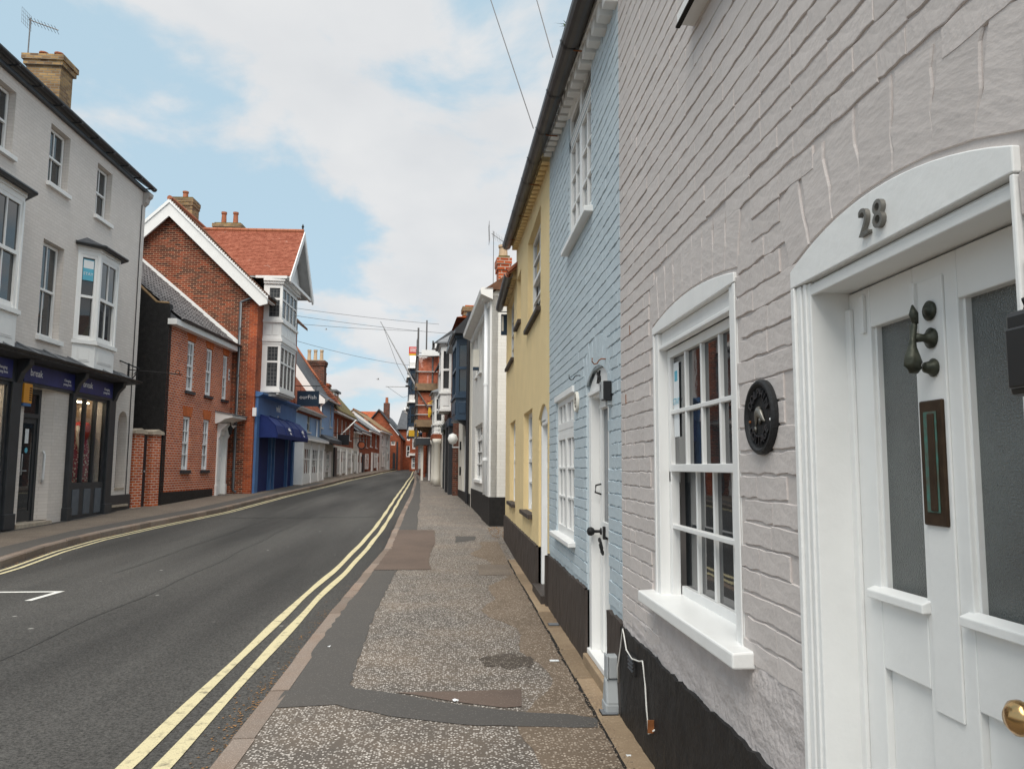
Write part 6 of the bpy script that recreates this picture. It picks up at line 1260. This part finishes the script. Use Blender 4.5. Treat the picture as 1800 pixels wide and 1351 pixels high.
# ---------------------------------------------------------------- small white oriel house with columns
Ph = House('column_porch_house', 'cream house with little white oriel above a brick column porch', 'house', (-.52, 36.6), (-.95, 41.6), 'R'); up_ = Ph.u
wall(Ph, 'cream', 36.6, 41.6, -.1, 6.4, [], t=.2); box_oriel(Ph, 37.0, 39.0, .42, 3.0, 3.45, 4.85, 5.25, 'white_matt', 'lead'); roof(Ph, 36.5, 41.6, 6.4, 8.6, 5, 'slates', .2)
for yy in (37.1, 38.9): MB().lathe([(.20, .6), (.17, .9), (.15, 2.5), (.20, 2.55), (.22, 2.75)], (up_(yy), -.28, 0), n=14).build('column', 'cream', Ph.e, smooth=True)
MB().box(*Ph.uu(37.0, 39.1), -.48, .0, 2.75, 2.98).build('porch_beam', 'orange_brick', Ph.e)
for a, b, mt in ((39.6, 40.3, 'charcoal'), (40.5, 41.2, 'white_matt')): MB().box(*Ph.uu(a, b), -.12, .02, .6, 3.0).build('shop_pilaster', mt, Ph.e)
bh_ = thing('hanger_sign', 'yellow cut out clothes shaped hanging sign by the small oriel', 'sign', (-1.05, 39.5, 3.9)); MB().tube([(-.1, 0, .85), (-.35, 0, .7), (.35, 0, .7), (-.1, 0, .85)], .03, 6).build('hanger', 'yellow_box', bh_)
for k, s_ in enumerate((-.25, .1, .3)): MB().tube([(s_, 0, .5), (s_+.02, 0, .25), (s_-.01, 0, 0)], [.05, .10, .04], 8, flat=(1, .4, 1)).build('cutout', 'yellow_box', bh_)
MB().tube([(.1, 0, .9), (.6, .3, .9)], .02, 6).build('arm', 'iron', bh_)
# ---------------------------------------------------------------- house under scaffolding
Kh = House('scaffolded_house', 'red brick house wrapped in scaffolding and red debris netting', 'house', (-.95, 41.7), (-1.45, 50), 'R'); uk = Kh.u
wall(Kh, 'orange_brick', 41.7, 50, -.1, 8.0, [(43, 44, 6.3, 7.5), (45.5, 46.5, 6.3, 7.5), (43, 44, 3.6, 5.0), (45.5, 46.5, 3.6, 5.0), (42.6, 44.2, .9, 2.7)], t=.2)
for a, c, d in ((43, 6.3, 7.5), (45.5, 6.3, 7.5), (43, 3.6, 5), (45.5, 3.6, 5)): simple_sash(Kh, a, a+1, c, d, 'yellow_box' if (a, c) == (43, 6.3) else 'white_matt')
MB().prism([(-.3, 8.0), (2.6, 10.2), (5.5, 8.0)], 'x', uk(50.1), uk(41.6)).build('roof', 'slates', Kh.e); MB().box(*Kh.uu(41.6, 50), -.2, .0, 7.75, 8.02).build('eaves_board', 'white_matt', Kh.e)
gable(Kh, 'orange_brick', 41.7, 8.0, 10.1, 5.2); MB().box(uk(41.7)+.001, uk(41.7)+.05, -.9, .1, 7.35, 7.65).build('white_valance', 'white_matt', Kh.e)
sfd = thing('scaffold', 'steel tube scaffold with timber decks around the brick house', 'scaffold', (-1.2, 42, 0))
for yy in (0, 2.2, 4.4, 6.6):
    for xx, tp in ((-.85, 8.9), (-.05, 8.2)):
        xo = xx - yy*.06; MB().tube([(xo, yy, g(42+yy) if xx > -.5 else 2.6), (xo, yy, tp - .25*(yy > 0) + .3*(yy == 4.4))], .05, 8).build('standard', 'scaffold', sfd)
    for hh in (2.95, 3.75, 5.7):
        MB().tube([(-.95-yy*.06, yy+.02, hh), (.35-yy*.06, yy+.02, hh)], .045, 6).build('transom', 'scaffold', sfd)
for hh in (3.7, 4.2, 4.7, 5.65, 6.5, 7.35):
    MB().tube([(-.90, -.3, hh), (-.90-6.9*.06, 6.9, hh)], .045, 6).build('ledger', 'scaffold', sfd); MB().tube([(-.95, -.07, hh), (.45, -.07, hh)], .045, 6).build('ledger', 'scaffold', sfd)
for hh in (3.55, 5.5):
    for k in range(4): MB().box(-.85+k*.24, -.63+k*.24, -.2, 6.8, hh, hh+.05).build('deck_board', 'wood_board', sfd)
    MB().box(-.92, .40, -.16, -.12, hh+.0, hh+.38).build('toe_board', 'wood_board', sfd); MB().box(-.98, -.94, -.12, 6.7, hh, hh+.32).build('toe_board', 'wood_board', sfd)
MB().tube([(-.92, -.1, 5.6), (.25, -.1, 3.8)], .045, 6).build('brace', 'scaffold', sfd); MB().tube([(-.4, -.1, 7.6), (-.4, -.1, 9.3)], .045, 6).build('standard', 'scaffold', sfd)
MB().box(-.86, -.84, .3, 6.6, 3.95, 7.3).build('debris_netting', 'netting', sfd); MB().box(-.80, .42, .02, .03, 3.95, 5.4).build('debris_netting', 'netting', sfd); MB().box(-.80, .42, .02, .03, 5.9, 7.3).build('debris_netting', 'netting', sfd)
MB().box(-.88, .3, -.1, 1.2, 2.6, 2.95).build('fan_board', 'charcoal', sfd)
for k, (xx, w_) in enumerate(((-.6, .12), (-.2, .18), (.15, .12))): MB().box(xx, xx+w_, .3, .4, .7, 2.6).build('hoarding', 'white_matt' if k % 2 else 'cream', sfd)
t = thing('red_agent_board', 'red and yellow board with white print fixed to the scaffold', 'board', (-2.95, 48.8, 8.35)); MB().box(0, .62, 0, .05, .12, .55).build('board', 'red_sign', t); MB().box(0, .62, 0, .05, 0, .119).build('board_foot', 'yellow_box', t)
for k in range(3): MB().box(.08, .52-.1*(k % 2), -.006, 0, .24+k*.09, .28+k*.09).build('print', 'sign_white', t)
MB().tube([(.55, .08, -.1), (.55, .08, .6)], .03, 6).build('post', 'wood_board', t); MB().tube([(.55, .08, .2), (1.3, .08, .2)], .03, 6).build('bracket', 'scaffold', t)
# ---------------------------------------------------------------- house with stacked navy bays
Zh = House('navy_bay_house', 'brick house with stacked white and navy bay windows and curved white gables', 'house', (-2.05, 50.3), (-2.95, 62), 'R'); uz = Zh.u
wall(Zh, 'orange_brick', 50.3, 62, -.1, 8.2, [], t=.2); roof(Zh, 50.3, 62, 8.2, 10, 6, 'slates', .1)
for y0, y1 in ((51.2, 54.6), (56.5, 60)):
    for h0, hs, h1 in ((3.6, 4.1, 5.5), (5.6, 6.2, 7.75)):
        box_oriel(Zh, y0, y1, .85, h0, hs, h1, h1+.25, 'white_matt' if 0 else 'navy', 'white_matt', 'white_matt')
        a, b = Zh.uu(y0, y1); MB().prism([(a-.02, .0), (a+.10, -.88), (b-.10, -.88), (b+.02, .0)], 'z', h0+.0, hs-.07).build('bay_apron', 'white_matt', Zh.e)
    a, b = Zh.uu(y0, y1); pts = [(a, 7.85), (b, 7.85)] + [((a+b)/2+(b-a)/2*cos(pi*k/10), 8.25+.6*sin(pi*k/10)) for k in range(11)]
    MB().prism(pts, 'y', -.9, .3).build('curved_gable', 'white_matt', Zh.e)
x0, x1 = Zh.uu(51, 55); window(Zh.e, x0, x1, 1.3, 2.9, -.12, 4, (1, 2), None, .12, .08, 'white_matt'); MB().box(*Zh.uu(50.3, 61), -.35, .0, 3.0, 3.3).build('fascia', 'white_matt', Zh.e); MB().box(*Zh.uu(56, 60), -.1, 0, 1, 2.9).build('shop_window', 'glass_pale', Zh.e); MB().box(uz(50.1), uz(50.1)+.02, -.9, -.3, 3.35, 3.75).build('yellow_plate', 'yellow_box', Zh.e)
fp = thing('flagpole', 'long pale flagpole slanting up from the navy bay house', 'flagpole', (-2.45, 50.2, 6.4)); MB().tube([(0, 0, 0), (-2.42, -.2, 4.28)], [.06, .025], 8).build('pole', 'pole_grey', fp); MB().box(-.1, .5, -.1, .1, -.2, .1).build('mount', 'scaffold', fp); MB().tube([(-2.3, -.2, 4.1), (-1.3, -.1, 1.5), (-.3, 0, -.4)], .012, 5).build('halyard', 'scaffold', fp)
lp = thing('street_arm', 'thin horizontal pole with a small lamp reaching over the street', 'street lamp', (-2.6, 54, 6.9)); MB().tube([(0, 0, 0), (-2.2, 0, 0)], .025, 8).build('arm', 'pole_grey', lp); MB().box(-.85, -.6, -.08, .08, -.02, .10).build('lamp', 'iron', lp); MB().tube([(-2.1, 0, 0), (-1.0, 0, -.75), (0, 0, -.4)], .010, 5).build('stay_wire', 'iron', lp)
row_house('far_brick_house', 'plain brick house far along the right side of the street', (-2.4, 62.2), (-4.2, 84), 'R', 6.5, 'orange_brick', 'slates', 9, [(64, 65.2, 4.2, 5.6), (69, 70.2, 4.2, 5.6), (75, 76.2, 4.2, 5.6)], [(64, 67, 1.4, 3, 'w'), (70, 72, 1.2, 3, 'd')])
# ---------------------------------------------------------------- overhead wires, gulls
wire('thin wire running up into the sky from the yellow cottage gutter', (.80, 8.1, 5.1), (-.9, 11.0, 12.6), .05, .006)
wire('thin wire running up into the sky from the blue cottage gutter', (.80, 6.4, 4.98), (.25, 8.3, 9.0), .03, .005)
wire('uppermost telephone wire crossing the street from the gabled oriel', (-6.85, 33, 8.05), (-.85, 37.5, 8.3), .05, .009)
wire('second telephone wire crossing the street from the gabled oriel', (-6.85, 33.1, 7.75), (-.45, 36, 7.6), .06, .009)
wire('third telephone wire crossing the street from the gabled oriel', (-6.85, 33.2, 7.42), (-1.9, 43, 8.9), .05, .009)
wire('lowest telephone wire crossing the street from the gabled oriel', (-6.75, 33.3, 6.70), (-2.7, 45.5, 7.3), .12, .009)
def gull(label, loc, s):
    t = thing('gull', label, 'bird', loc, .3); MB().tube([(-.25*s, 0, 0), (-.05*s, 0, 0), (.18*s, 0, .01), (.28*s, 0, 0)], [.02*s, .07*s, .05*s, .01*s], 8).build('body', 'bird_white', t, smooth=True)
    for sg in (-1, 1): MB().add([(-.08*s, 0, .02*s), (.12*s, 0, .02*s), (.06*s, sg*.35*s, .16*s), (-.12*s, sg*.75*s, .06*s), (-.10*s, sg*.35*s, .14*s), (-.08*s, 0, .0), (.12*s, 0, .0), (.06*s, sg*.35*s, .14*s)], [(0, 1, 2, 4), (4, 2, 3), (5, 6, 7), (1, 6, 7, 2)]).build('wing', 'bird_white', t)
gull('gull gliding low over the far roofs', (-10.4, 105, 13.0), 1.0); gull('tiny gull high above the wires', (-8.3, 50, 10.1), .35)
